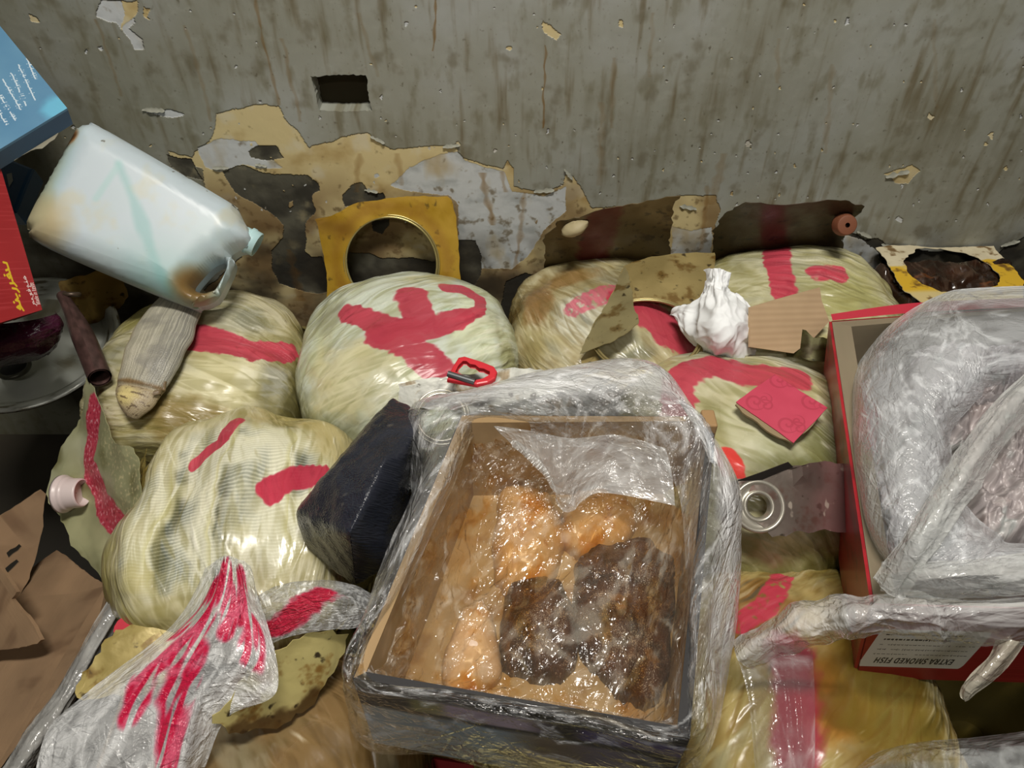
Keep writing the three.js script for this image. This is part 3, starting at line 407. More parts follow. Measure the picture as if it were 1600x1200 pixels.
{ // lids of the two right-hand back tins, bent up towards the room, colours darkened to stand in for shade
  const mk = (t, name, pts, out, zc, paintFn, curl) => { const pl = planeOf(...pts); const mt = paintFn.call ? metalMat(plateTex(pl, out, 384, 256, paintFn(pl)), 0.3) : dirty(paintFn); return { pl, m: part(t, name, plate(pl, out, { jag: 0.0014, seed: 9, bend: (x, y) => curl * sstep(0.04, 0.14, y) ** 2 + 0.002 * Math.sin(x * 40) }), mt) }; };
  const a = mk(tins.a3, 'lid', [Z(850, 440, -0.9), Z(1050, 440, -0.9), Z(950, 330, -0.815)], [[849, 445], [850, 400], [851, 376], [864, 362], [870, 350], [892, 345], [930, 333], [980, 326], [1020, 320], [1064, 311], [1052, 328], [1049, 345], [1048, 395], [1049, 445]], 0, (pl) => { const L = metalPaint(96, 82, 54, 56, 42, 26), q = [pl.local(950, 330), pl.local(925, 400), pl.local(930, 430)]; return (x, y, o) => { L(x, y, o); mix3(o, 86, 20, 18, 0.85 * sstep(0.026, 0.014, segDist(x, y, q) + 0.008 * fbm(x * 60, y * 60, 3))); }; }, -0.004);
  const nub = V(...a.pl.world(...a.pl.local(898, 352), 0.004).toArray());
  part(tins.a3, 'spout', gridGeo(20, 12, (u, v) => { const q = u * Math.PI * 2, w = v * Math.PI, f = 1 + 0.12 * noise(u * 6, v * 7); return V(nub.x + 0.017 * Math.sin(w) * Math.cos(q) * f, nub.y + 0.010 * Math.cos(w) * f + 0.006 * Math.sin(w) * Math.cos(q), nub.z + 0.012 * Math.sin(w) * Math.sin(q) * f); }), plain(0xa89c78, 0.6), 'crumpled pale spout');
  const b = mk(tins.a4, 'lid', [Z(1115, 440, -0.9), Z(1315, 440, -0.9), Z(1215, 330, -0.815)], [[1114, 445], [1113, 368], [1130, 345], [1148, 331], [1166, 322], [1212, 323], [1262, 320], [1322, 320], [1352, 329], [1336, 346], [1326, 364], [1315, 380], [1313, 445]], 0, 0x54422e, -0.004);  // dark tint stands in for the shade under the bent lid
  const cc = b.pl.world(...b.pl.local(1316, 348), 0.002), cg = new THREE.LatheGeometry([[0.004, 0], [0.014, 0], [0.0145, 0.003], [0.0125, 0.014], [0.011, 0.0155], [0.003, 0.0155]].map(([x, y]) => new THREE.Vector2(x, y)), 28); cg.rotateX(Math.PI / 2 - 0.5); cg.translate(cc.x, cc.y, cc.z);
  part(tins.a4, 'spout', cg, plain(0x7a4a32, 0.6), 'orange brown round spout');
}
const lidA3 = planeOf(D(978, 416, 1.0), D(1116, 396, 1.0), D(960, 585, 0.868));
{ // loose lid with a ring, across the bag under the tissue
  const pl = lidA3, out = [[904, 592], [907, 550], [922, 524], [950, 470], [976, 418], [1012, 406], [1060, 397], [1117, 392], [1120, 440], [1112, 478], [1120, 500], [1110, 592]];
  const c = pl.local(1010, 524);
  const t = thing('ringed_sheet', 'loose dirty sheet of tin with a ring hole, lying under the white tissue', 'metal sheet', pl.world(c[0], c[1] - 0.1));
  part(t, 'plate', plate(pl, out, { holes: [{ c, r: 0.062 }], jag: 0.0008, seed: 3, bend: (x, y) => 0.004 * Math.sin(x * 25 + 1) - 0.008 * sstep(-0.04, -0.12, y) }), dirty(0xddcc94));
  part(t, 'ring', merge([torusOn(pl, c[0], c[1], 0.0615, 0.0018, 0.002), torusOn(pl, c[0], c[1], 0.0645, 0.001, 0.002)]), plain(0xb0a271, 0.35, { metalness: 0.7 }));
  const p0 = pl.world(...pl.local(906, 552), 0.004), p1 = pl.world(...pl.local(977, 416), 0.006), p2 = pl.world(...pl.local(998, 508), 0.022), fp = planeOf(p0, p1, p2), fo = [[906, 552], [940, 486], [977, 416], [986, 450], [998, 506], [960, 530]];
  part(t, 'folded_corner', plate(fp, fo, { jag: 0.001, seed: 8, bend: (x, y) => 0.002 * Math.sin(y * 60) }), dirty(0xd2cba2), 'folded over triangular corner');
}
{ // torn lid of the near left tin with its screw cap and red stripe
  const pl = planeOf(Y(138, 596, 0.45), Y(206, 938, 0.335), Y(70, 752, 0.352));
  const out = [[132, 590], [150, 606], [166, 640], [186, 688], [224, 700], [238, 760], [222, 830], [213, 900], [206, 945], [160, 925], [125, 886], [104, 858], [84, 815], [66, 772], [70, 735], [88, 692], [104, 656], [128, 622]];
  const s1 = [[150, 634], [137, 680], [128, 720], [130, 750]].map((p) => pl.local(...p)), s2 = [[132, 745], [145, 790], [175, 825], [206, 850]].map((p) => pl.local(...p)), dirt = [[205, 860], [210, 930]].map((p) => pl.local(...p)), dirt2 = [[190, 700], [215, 760], [200, 800]].map((p) => pl.local(...p));
  const tx = plateTex(pl, out, 400, 512, (x, y, o) => {
    const f = fbm(x * 16, y * 16, 4), s = fbm(x * 240, y * 240, 2); o[0] = 160 + 22 * f; o[1] = 160 + 18 * f; o[2] = 122 + 16 * f; o[3] = 0.5 + 0.15 * f; o[4] = 0.38 + 0.2 * f;
    mix3(o, 204, 206, 180, 0.5 * sstep(0, 0.5, fbm(x * 10 + 4, y * 10, 3))); mix3(o, 110, 104, 62, 0.6 * sstep(0.1, 0.5, -f));
    mix3(o, 122, 104, 56, 0.8 * sstep(0.03, 0.005, segDist(x, y, dirt) + 0.012 * s)); mix3(o, 206, 194, 150, 0.8 * sstep(0.02, 0.45, s) * sstep(0.05, 0.015, segDist(x, y, dirt2)));
    const d = Math.min(segDist(x, y, s1) - 0.0, segDist(x, y, s2) - 0.006), k = sstep(0.0165, 0.0135, d + 0.003 * fbm(x * 90, y * 90, 3)); mix3(o, 208, 62, 88, 0.92 * k); mix3(o, 240, 176, 184, k * 0.85 * sstep(0.12, 0.4, s)); mix3(o, 140, 26, 50, k * 0.6 * sstep(0.15, 0.4, -s));
  });
  part(tins.b1, 'lid', plate(pl, out, { jag: 0.0012, seed: 6, bend: (x, y) => { const r = segDist(x, y, [pl.local(120, 800), pl.local(205, 860)]); return 0.012 * Math.sin(y * 24) - 0.012 * sstep(0.05, 0, r) * 0.6 + 0.004 * noise(x * 30, y * 30); } }), metalMat(tx, 0.2), 'torn greenish lid with a speckled red stripe');
  const cap = new THREE.LatheGeometry([[0.0005, 0.018], [0.0115, 0.018], [0.0125, 0.02], [0.0138, 0.026], [0.0150, 0.026], [0.0165, 0.024], [0.0172, 0.012], [0.0185, 0.01], [0.0195, 0.008], [0.0188, 0.005], [0.0215, 0.004], [0.0215, 0.0005], [0.012, 0]].map(([x, y]) => new THREE.Vector2(x, y)), 40);
  { const q = new THREE.Quaternion().setFromUnitVectors(V(0, 1, 0), V(0.92, 0.12, 0.02).normalize()), o = pl.world(...pl.local(96, 772), 0.0); cap.applyQuaternion(q); cap.translate(o.x, o.y, o.z); }
  part(tins.b1, 'screw_cap', cap, plain(0xcdbfbd, 0.35), 'whitish pink screw cap with a raised collar');
}
{ // grey lid with the red carrying handle behind the open box
  const pl = planeOf(Y(622, 605, 0.46), Y(800, 575, 0.462), Y(640, 660, 0.436)), c = pl.local(690, 652);
  const out = [[622, 600], [624, 630], [640, 700], [965, 690], [965, 592], [820, 576], [780, 576], [700, 588]];
  part(tins.b2, 'lid', plate(pl, out, { holes: [{ c, r: 0.026 }], jag: 0.0008, bend: (x, y) => 0.002 * Math.sin(x * 40) }), dirty(0xc4ccd6, 0.6), 'grey lid');
  part(tins.b2, 'lid_ring', merge([torusOn(pl, c[0], c[1], 0.0262, 0.002, 0.001), torusOn(pl, c[0], c[1], 0.030, 0.0015, 0.001)]), plain(0xc8c4b4, 0.3, { metalness: 0.7 }));
  const hp = planeOf(D(706, 586, 0.82), D(768, 600, 0.81), D(740, 560, 0.835)), o = [[698, 592], [706, 574], [716, 558], [726, 556], [752, 564], [772, 572], [777, 580], [774, 590], [762, 597], [745, 600]], h = [[708, 582], [714, 570], [722, 562], [730, 562], [736, 567], [744, 568], [750, 573], [757, 574], [763, 577], [768, 579], [768, 586], [756, 593], [742, 596]];
  part(tins.b2, 'handle', plate(hp, o, { holes: [h], thick: 0.007, bevel: 0.0018 }), plain(0xcf2c38, 0.32), 'red plastic carrying handle with finger grips');
  const r0 = D(700, 584, 0.818), r1 = D(742, 597, 0.812); part(tins.b2, 'handle_pin', new THREE.TubeGeometry(new THREE.LineCurve3(r0, r1), 4, 0.0034, 10), plain(0x77797b, 0.35, { metalness: 0.8 }));
}
{ // strap of sheet metal with a ringed spout, beside the printed box
  const pl = planeOf(Y(1150, 800, 0.478), Y(1325, 800, 0.478), Y(1240, 735, 0.500)), out = [[1130, 744], [1160, 748], [1190, 746], [1236, 728], [1270, 723], [1300, 721], [1328, 724], [1334, 780], [1335, 832], [1300, 830], [1280, 829], [1262, 833], [1240, 830], [1226, 838], [1204, 839], [1190, 822], [1160, 802], [1130, 784]];
  const c = pl.local(1184, 791), L = metalPaint(112, 102, 94, 96, 66, 56);
  const tx = plateTex(pl, out, 384, 224, (x, y, o, u) => { L(x, y, o); mix3(o, 136, 92, 92, 0.7 * sstep(0.45, 1, u + 0.2 * fbm(x * 30, y * 30, 3))); mix3(o, 206, 196, 180, 0.7 * sstep(0.35, 0.5, fbm(x * 90 + 4, y * 60, 3)) * sstep(0.3, 0.5, u)); o[4] = 0.3; });
  const t = thing('cut_tin_strap', 'bent brown grey metal strip with a ringed spout hole, left of the meat box', 'metal strip', pl.world(c[0], c[1], -0.004));
  part(t, 'sheet', plate(pl, out, { holes: [{ c, r: 0.012 }], jag: 0.0008, seed: 12, bend: (x, y) => 0.004 * Math.sin(x * 45) + 0.010 * sstep(0.02, 0.035, y) * sstep(0.05, 0.06, x) * sstep(0.085, 0.06, x) }), metalMat(tx, 0.5, 0.001));
  const ring = new THREE.LatheGeometry([[0.010, -0.006], [0.0105, 0.002], [0.0125, 0.0045], [0.0142, 0.003], [0.015, 0.001], [0.0195, 0.0015], [0.0205, 0.004], [0.0225, 0.0045], [0.024, 0.0035], [0.0245, 0]].map(([x, y]) => new THREE.Vector2(x, y)), 56); ring.rotateX(Math.PI / 2); ring.translate(c[0], c[1], 0.001); ring.applyMatrix4(pl.m);
  part(t, 'spout_ring', ring, plain(0xaaa69a, 0.32, { metalness: 0.6 }), 'pale ribbed ring round the spout hole');
  const fp = planeOf(Y(1180, 748, 0.500), Y(1240, 726, 0.508), Y(1236, 742, 0.500)); part(t, 'folded_edge', plate(fp, [[1150, 752], [1190, 738], [1232, 722], [1240, 730], [1226, 734], [1190, 750]], { thick: 0.001 }), plain(0x2c2926, 0.4, { metalness: 0.5 }), 'dark folded edge');
}
{ // torn gold lid pieces over the lower left tin
  const pl = planeOf(Y(250, 985, 0.40), Y(120, 1085, 0.388), Y(260, 1060, 0.388)), out = [[116, 1082], [128, 1050], [160, 1020], [182, 985], [205, 977], [262, 975], [330, 984], [300, 1040], [270, 1080], [200, 1086], [150, 1092], [120, 1090]];
  part(tins.c1, 'lid', plate(pl, out, { jag: 0.0016, seed: 21, bend: (x, y) => 0.007 * noise(x * 22, y * 22) + 0.002 * noise(x * 70, y * 70) }), dirty(0xe8d890, 0.2, 0.001), 'torn dull gold left half of the lid');
  const p2 = planeOf(Y(380, 1130, 0.405), Y(545, 990, 0.415), Y(480, 1110, 0.375)), o2 = [[330, 1128], [352, 1136], [378, 1146], [420, 1140], [452, 1122], [480, 1105], [500, 1080], [528, 1040], [546, 992], [520, 984], [470, 1000], [430, 1020], [380, 1060], [350, 1100]];
  const L = metalPaint(196, 184, 122, 140, 104, 50, 1.2), rust = [[370, 1140], [440, 1125], [495, 1090]].map((p) => p2.local(...p));
  part(tins.c1, 'lid', plate(p2, o2, { jag: 0.0018, seed: 22, bend: (x, y) => 0.006 * noise(x * 20 + 4, y * 20) + 0.002 * noise(x * 60, y * 60) }), metalMat(plateTex(p2, o2, 320, 256, (x, y, o) => { L(x, y, o); mix3(o, 74, 52, 26, 0.85 * sstep(0.014, 0.003, segDist(x, y, rust) + 0.01 * fbm(x * 60, y * 60, 3))); }), 0.2, 0.0012), 'torn bright gold right half of the lid with a rusty edge');
}
{ // things at the far left under the canister
  const c = Y(46, 545, 0.36), R = 0.118, prof = [[0.0005, 0], [0.09, 0.002], [0.1, 0.006], [0.106, 0.018], [0.112, 0.02], [0.118, 0.018], [0.118, 0.014], [0.112, 0.0165], [0.108, 0.014], [0.103, 0.002], [0.09, -0.002], [0.0005, -0.004]].map(([x, y]) => new THREE.Vector2(x, y));
  const tx = paint(384, 384, (u, v, o) => { const a = u * 6.283, r = v * 3, x = Math.cos(a) * r, y = Math.sin(a) * r, f = fbm(x * 3, y * 3, 4); o[0] = 176 + 40 * f; o[1] = 180 + 40 * f; o[2] = 172 + 40 * f; mix3(o, 70, 62, 40, 0.7 * sstep(0.1, 0.5, -f)); o[3] = 0.5 + 0.3 * f; o[4] = 0.35 + 0.25 * f; }); 
  const g = new THREE.LatheGeometry(prof, 64); g.rotateX(0.12); g.rotateZ(-0.1); g.translate(c.x, c.y, c.z);
  const lid = thing('round_lid', 'large round grey metal lid at the left edge under the purple bag', 'lid', V(c.x, c.y - 0.01, c.z)); part(lid, 'dish', g, metalMat(tx, 0.2, 0.001));
  const h = Y(22, 575, 0.375), hg = new THREE.TorusGeometry(0.018, 0.003, 8, 32); hg.rotateX(Math.PI / 2); hg.translate(h.x, h.y, h.z); const hole = new THREE.CylinderGeometry(0.018, 0.018, 0.004, 32); hole.translate(h.x, h.y - 0.001, h.z); part(lid, 'hole_rim', hg, plain(0x4a4a40, 0.4, { metalness: 0.6 })); part(lid, 'hole', hole, plain(0x0c0c0a, 0.9));  // solid near-black disc, its colour stands in for the dark of an opening
  const pl = planeOf(Y(95, 470, 0.395), Y(190, 470, 0.385), Y(140, 430, 0.43)), out = [[92, 440], [120, 425], [170, 418], [190, 430], [198, 470], [160, 512], [126, 505], [96, 474]];
  single('tin_scrap', 'shiny brass coloured scrap of tin in the shadow below the white canister', 'metal scrap', plate(pl, out, { jag: 0.001, bend: (x, y) => 0.012 * Math.sin(x * 50) }), dirty(0xe0bc70, 0.7));
  const a = Y(98, 462, 0.475), b = Y(118, 500, 0.47), d = Y(156, 590, 0.455), e = Y(156, 590, 0.41), cv = new THREE.CatmullRomCurve3([a, b, Y(138, 545, 0.463), d]), tg = new THREE.TubeGeometry(cv, 40, 0.0125, 20), ti = new THREE.TubeGeometry(cv, 40, 0.0105, 20);
  { const p = tg.attributes.position, q = ti.attributes.position; for (const s of [p, q]) for (let i = 0; i <= 40; i++) { const k = lerp(0.55, 1, sstep(0, 0.6, i / 40)), cc = cv.getPointAt(i / 40); for (let j = 0; j <= 20; j++) { const n = i * 21 + j; s.setXYZ(n, cc.x + (s.getX(n) - cc.x) * k, cc.y + (s.getY(n) - cc.y) * k * 1.1, cc.z + (s.getZ(n) - cc.z) * k); } } tg.computeVertexNormals(); ti.computeVertexNormals(); }
  const roll = thing('rolled_strip', 'dark brown rolled metal strip with an open end beside the dried fish', 'metal strip', d);
  part(roll, 'roll', merge([tg, ti]), metalMat(paint(128, 128, (u, v, o) => { const f = fbm(u * 8, v * 8, 4); o[0] = 84 + 40 * f; o[1] = 62 + 30 * f; o[2] = 58 + 30 * f; o[3] = 0.5 + 0.4 * f; o[4] = 0.45; }), 0.4));
  const eye = new THREE.TorusGeometry(0.0075, 0.003, 8, 20); eye.rotateX(0.9); eye.translate(a.x + 0.012, a.y + 0.002, a.z); part(roll, 'eyelet', eye, plain(0x55483c, 0.4, { metalness: 0.5 }));
}

// ---------- white canister ----------
{
  const pl = planeOf(D(120, 184, 0.87), D(372, 330, 0.90), D(38, 352, 0.85));
  const L = (p) => pl.local(...p);
  const out = [[128, 181], [150, 186], [345, 300], [366, 316], [378, 338], [386, 350], [392, 366], [386, 378], [376, 380], [366, 384], [356, 392], [361, 404], [348, 436], [332, 462], [305, 472], [276, 468], [52, 372], [34, 350], [31, 330], [104, 196], [114, 184]];
  const hole = [[344, 402], [349, 406], [345, 420], [330, 444], [318, 450], [303, 449], [298, 444], [310, 428], [328, 410]];
  const T = 0.085, g = moulded(pl, out, [hole], T, 0.03, 0.008);
  const lines = [[[185, 255], [215, 330], [240, 400], [262, 452]], [[185, 258], [150, 310]]].map((l) => l.map(L)), rust = L([298, 442]), rust2 = L([102, 205]), low = L([45, 350]), base = [[104, 200], [36, 335]].map(L);
  const tx = plateTex(pl, out, 640, 512, (x, y, o) => {
    const f = fbm(x * 14, y * 14, 4); o[0] = 186; o[1] = 200; o[2] = 207; o[4] = 0.36; o[3] = 0.5 + 0.12 * f;
    mix3(o, 170, 196, 190, 0.6 * sstep(0.02, 0.09, y * -0.2 + x * 0.1 + 0.03 * f + 0.01)); mix3(o, 196, 190, 160, 0.5 * sstep(0.1, 0.5, fbm(x * 18 + 5, y * 18, 4)));
    { const e = pl.local(270, 470), e2 = pl.local(66, 260); mix3(o, 132, 176, 172, 0.65 * sstep(0.11, 0.01, Math.hypot(x - e[0], (y - e[1]) * 1.3) + 0.03 * f)); mix3(o, 140, 184, 186, 0.6 * sstep(0.03, 0.0, segDist(x, y, base) + 0.01 * f) * sstep(0.09, 0.02, Math.hypot(x - e2[0], y - e2[1]))); } mix3(o, 122, 176, 174, 0.5 * sstep(0.010, 0.001, segDist(x, y, lines[0]) + 0.007 * f)); mix3(o, 150, 196, 192, 0.4 * sstep(0.006, 0.001, segDist(x, y, lines[1])));
    const d = Math.hypot(x - rust[0], (y - rust[1])) + 0.012 * f; mix3(o, 120, 84, 34, 0.85 * sstep(0.034, 0.008, d)); mix3(o, 150, 74, 16, 0.95 * sstep(0.014, 0.007, Math.hypot(x - rust2[0], y - rust2[1]) + 0.003 * f)); mix3(o, 178, 156, 104, 0.7 * sstep(0.05, 0.01, Math.hypot(x - low[0], y - low[1]) + 0.02 * f)); mix3(o, 170, 168, 136, 0.5 * sstep(0.02, 0.0, segDist(x, y, base) + 0.012 * f));
    mix3(o, 60, 52, 34, 0.7 * sstep(0.55, 0.66, fbm(x * 75, y * 75, 3)));
  });
  const can = thing('canister', 'grimy white plastic canister with a rusty handle, leaning on the wall at upper left', 'canister', pl.world(...L([200, 400]), -0.04));
  part(can, 'body', g, surf(tx, 0.001));
  const c = L([381, 362]), ax = [L([392, 368])[0] - L([370, 356])[0], L([392, 368])[1] - L([370, 356])[1]], an = Math.atan2(ax[1], ax[0]);
  const neck = new THREE.LatheGeometry([[0.0005, 0.0], [0.0135, 0.0], [0.014, 0.003], [0.014, 0.008], [0.0165, 0.009], [0.0165, 0.013], [0.0155, 0.014], [0.0155, 0.021], [0.012, 0.0215], [0.0115, 0.012], [0.0005, 0.011]].map(([x, y]) => new THREE.Vector2(x, y)), 36);
  neck.rotateZ(-Math.PI / 2 + an); neck.translate(c[0] - 0.008 * Math.cos(an), c[1] - 0.008 * Math.sin(an), -T * 0.42); neck.applyMatrix4(pl.m);
  part(can, 'neck', neck, plain(0xb4d6d8, 0.35), 'pale blue threaded neck');
}
// ---------- cartons at the left edge ----------
const arabic = (x, s, glyphs) => { x.lineCap = 'round'; x.lineJoin = 'round'; x.lineWidth = s; for (const g of glyphs) { x.beginPath(); g.forEach(([a, b], i) => i ? x.lineTo(a, b) : x.moveTo(a, b)); x.stroke(); } };
// joined letter strokes of the words "made in Egypt" in Arabic, drawn right to left in a 100 x 30 box
const SANA = [[[98, 14], [92, 8], [86, 12], [92, 18], [98, 14], [80, 18], [78, 10], [77, 18], [68, 18], [64, 10], [60, 14], [64, 18], [62, 27], [70, 29]], [[78, 4], [78.4, 4.4]], [[54, 12], [50, 8], [46, 12], [50, 16], [54, 12], [52, 18], [38, 20], [34, 14], [40, 12], [36, 24], [28, 22]], [[50, 3], [50.4, 3.2]], [[24, 14], [20, 12], [20, 18], [26, 18], [14, 18], [10, 12], [4, 14], [8, 18], [14, 18]], [[6, 16], [2, 24], [-2, 26]]];
const YEL = [[[98, 12], [96, 20], [84, 20], [82, 12]], [[80, 20], [76, 20], [72, 10], [66, 14], [72, 20], [60, 20]], [[56, 12], [56, 22], [50, 26]], [[46, 14], [44, 24], [38, 28]], [[34, 18], [26, 20], [22, 12], [20, 20], [12, 20], [8, 10], [4, 16], [10, 20], [0, 24]], [[72, 4], [73, 4]], [[30, 26], [31, 26]], [[18, 6], [19, 6]]];
{
  // blue carton: front face towards the viewer, closed box behind it
  const pl = planeOf(D(105, 169, 0.84), D(0, 40, 0.865), D(0, 233, 0.80)); const f = [[105, 169], [-2, 38], [-190, 120], [-120, 306]];
  const e1 = pl.local(0, 233), e0 = pl.local(105, 169), ux = [e1[0] - e0[0], e1[1] - e0[1]], ul = Math.hypot(...ux); ux[0] /= ul; ux[1] /= ul;
  // rows of small white writing, parallel to the long edge
  const rows = [[46, 84, 63, 123], [30, 96, 62, 160], [14, 105, 45, 170], [0, 122, 35, 177], [-6, 150, 24, 196], [-14, 170, 8, 204]].map(([a, b, c, d]) => [pl.local(a * 0.82 + 4, b * 0.88 + 16), pl.local(c * 0.82 + 4, d * 0.88 + 16)]);
  const tx = plateTex(pl, f, 512, 512, (x, y, o) => {
    const g = fbm(x * 9, y * 9, 4); o[0] = 92 + 26 * g; o[1] = 138 + 24 * g; o[2] = 170 + 18 * g; o[4] = 0.38; o[3] = 0.5;
    const c = pl.local(95, 170); mix3(o, 110, 190, 220, 0.8 * sstep(0.024, 0.012, Math.hypot(x - c[0], y - c[1]) + 0.008 * fbm(x * 40, y * 40, 3)));
    for (const [a, b] of rows) { const dx = b[0] - a[0], dy = b[1] - a[1], l = Math.hypot(dx, dy), s = ((x - a[0]) * dx + (y - a[1]) * dy) / l, d = ((x - a[0]) * -dy + (y - a[1]) * dx) / l; if (s > 0 && s < l && Math.abs(d) < 0.0036) { const q = s * 1000, base = 0.0009 * Math.sin(q * 0.8) * noise(q * 0.3, a[0] * 99), st = Math.abs(d - base); let k = sstep(0.0009, 0.0004, st) * (noise(q * 0.22, a[1] * 70) > -0.35 ? 1 : 0); if (noise(q * 0.55, 7 + a[0] * 50) > 0.25) k = Math.max(k, sstep(0.0009, 0.0004, Math.abs((q % 3.2) - 1.6) * 0.001 * 0.7) * (d < 0.0026 && d > -0.0008 ? 1 : 0)); if (noise(q * 0.7, 31 + a[0] * 30) > 0.4) k = Math.max(k, sstep(0.0007, 0.0003, Math.abs(Math.abs(d) - 0.0024)) * (Math.sin(q * 2.2) > 0.5 ? 1 : 0)); mix3(o, 226, 232, 236, 0.85 * k); } }
  });
  const t = thing('blue_carton', 'sky blue printed carton with rows of small white writing, top left corner', 'carton', pl.world(...pl.local(60, 200), -0.06));
  part(t, 'front_panel', plate(pl, f, { thick: 0.003 }), flatPrint(tx));
  const q = f.map((p) => { const l = pl.local(...p); return l; });
  const navy = flatPrint(paint(256, 256, (u, v, o) => { const g = fbm(u * 5, v * 5, 3); o[0] = 26 + 14 * g; o[1] = 70 + 20 * g; o[2] = 106 + 20 * g; mix3(o, 190, 190, 150, 0.9 * sstep(0.42, 0.5, fbm(u * 7 + 1.7, v * 12 + 2, 2))); }), 0.35);
  const side = (a, b, w, k) => prism([pl.world(...a, -w), pl.world(...b, -w), pl.world(b[0] + k[0], b[1] + k[1], -w), pl.world(a[0] + k[0], a[1] + k[1], -w), pl.world(...a, -0.003), pl.world(...b, -0.003), pl.world(b[0] + k[0], b[1] + k[1], -0.003), pl.world(a[0] + k[0], a[1] + k[1], -0.003)]);
  const inw = (a, b) => { const cx = (q[0][0] + q[2][0]) / 2 - (a[0] + b[0]) / 2, cy = (q[0][1] + q[2][1]) / 2 - (a[1] + b[1]) / 2, l = Math.hypot(cx, cy); return [cx / l * 0.003, cy / l * 0.003]; };
  part(t, 'side_panel', side(q[0], q[3], 0.024, inw(q[0], q[3])), navy, 'dark blue lower side'); part(t, 'side_panel', side(q[0], q[1], 0.024, inw(q[0], q[1])), navy);
  const fl = [pl.world(...q[0], -0.0235), pl.world(...q[3], -0.0235)], fp = planeOf(fl[0], fl[1], pl.world(...pl.local(50, 262), -0.05)); part(t, 'flap', plate(fp, [[104, 190], [60, 212], [8, 240], [-60, 270], [-60, 292], [12, 252], [40, 240], [66, 232], [100, 200]], { thick: 0.002, jag: 0.001 }), plain(0x8f8c7a, 0.7), 'torn pale flap');
  // a second dark blue box deeper in the gap
  const p2 = planeOf(D(10, 250, 0.92), D(60, 262, 0.92), D(20, 310, 0.90)); const d2 = thing('dark_blue_carton', 'dark blue carton in the gap between the blue box and the white canister', 'carton', p2.world(0, -0.03, -0.02)); part(d2, 'panel', plate(p2, [[-80, 240], [12, 246], [52, 262], [40, 290], [24, 330], [-80, 330]], { thick: 0.03, bevel: 0.004 }), navy); part(d2, 'tape', plate(planeOf(p2.world(0, 0, 0.001), p2.world(0.01, 0, 0.001), p2.world(0, 0.01, 0.001)), [[10, 272], [18, 270], [20, 282], [14, 292]], { thick: 0.0006 }), plain(0x9a9a90, 0.6));
}
{
  const pl = planeOf(D(66, 484, 0.83), D(-2, 252, 0.82), D(0, 506, 0.785)), f = [[66, 484], [-2, 252], [-260, 330], [-180, 560]];
  // writing runs along the long edge, bottom to top
  const text = raster(512, 128, (x, w, h) => { x.fillStyle = '#000'; x.fillRect(0, 0, w, h); x.save(); x.scale(4.2, 1.9); x.translate(4, 18); x.strokeStyle = '#0f0'; arabic(x, 2.6, SANA); x.restore(); x.fillStyle = '#00f'; x.font = 'bold 46px sans-serif'; x.textBaseline = 'alphabetic'; x.fillText('Made in Egypt', 20, 118, 460); });
  const ytext = raster(512, 160, (x, w, h) => { x.fillStyle = '#000'; x.fillRect(0, 0, w, h); x.scale(4.9, 4.6); x.translate(1, 2); x.strokeStyle = '#f00'; arabic(x, 4.6, YEL); });
  const a0 = pl.local(42, 480), a1 = pl.local(24, 424), dx = a1[0] - a0[0], dy = a1[1] - a0[1], dl = Math.hypot(dx, dy), ex = [dx / dl, dy / dl], wv = pl.local(60, 470), sg = Math.sign((wv[0] - a0[0]) * -ex[1] + (wv[1] - a0[1]) * ex[0]), ey = [-ex[1] * sg, ex[0] * sg];
  const tx = plateTex(pl, f, 1024, 1024, (x, y, o) => {
    const g = fbm(x * 12, y * 12, 3), l = noise(((x - a0[0]) * ex[0] + (y - a0[1]) * ex[1]) * 420, ((x - a0[0]) * ey[0] + (y - a0[1]) * ey[1]) * 14); o[0] = 158 + 18 * g; o[1] = 38 + 10 * g; o[2] = 42 + 10 * g; mix3(o, 190, 74, 78, 0.4 * sstep(0.2, 0.6, l)); o[4] = 0.4; o[3] = 0.5 + 0.2 * l;
    const s = ((x - a0[0]) * ex[0] + (y - a0[1]) * ex[1]), d = ((x - a0[0]) * ey[0] + (y - a0[1]) * ey[1]);   // s up along the edge, d towards the edge
    const u = s / 0.040, w = (d - 0.0005) / 0.017; if (u > 0 && u < 1 && w > 0 && w < 1) { mix3(o, 234, 226, 220, 0.95 * Math.max(text(u, 1 - w, 1), text(u, 1 - w, 2))); }
    const u2 = (s + 0.004) / 0.056, w2 = (d + 0.0155) / 0.0145; if (u2 > 0 && u2 < 1 && w2 > 0 && w2 < 1) mix3(o, 222, 192, 40, 0.95 * ytext(u2, 1 - w2, 0));
    mix3(o, 150, 40, 40, 0.5 * sstep(-0.012, -0.014, s));
  });
  const t = thing('red_carton', 'red carton with yellow and white lettering at the left edge below the blue one', 'carton', pl.world(...pl.local(0, 500), -0.06));
  const q = f.map((p) => pl.local(...p)), red = plain(0x7d1f22, 0.5);
  part(t, 'front_panel', plate(pl, f, { thick: 0.003 }), flatPrint(tx));
  const side = (a, b, w) => { const cx = (q[0][0] + q[2][0]) / 2 - (a[0] + b[0]) / 2, cy = (q[0][1] + q[2][1]) / 2 - (a[1] + b[1]) / 2, l = Math.hypot(cx, cy) / 0.003, k = [cx / l, cy / l]; return prism([pl.world(...a, -w), pl.world(...b, -w), pl.world(b[0] + k[0], b[1] + k[1], -w), pl.world(a[0] + k[0], a[1] + k[1], -w), pl.world(...a, -0.003), pl.world(...b, -0.003), pl.world(b[0] + k[0], b[1] + k[1], -0.003), pl.world(a[0] + k[0], a[1] + k[1], -0.003)]); };
  part(t, 'side_panel', side(q[0], q[3], 0.045), red); part(t, 'side_panel', side(q[0], q[1], 0.045), red);
}
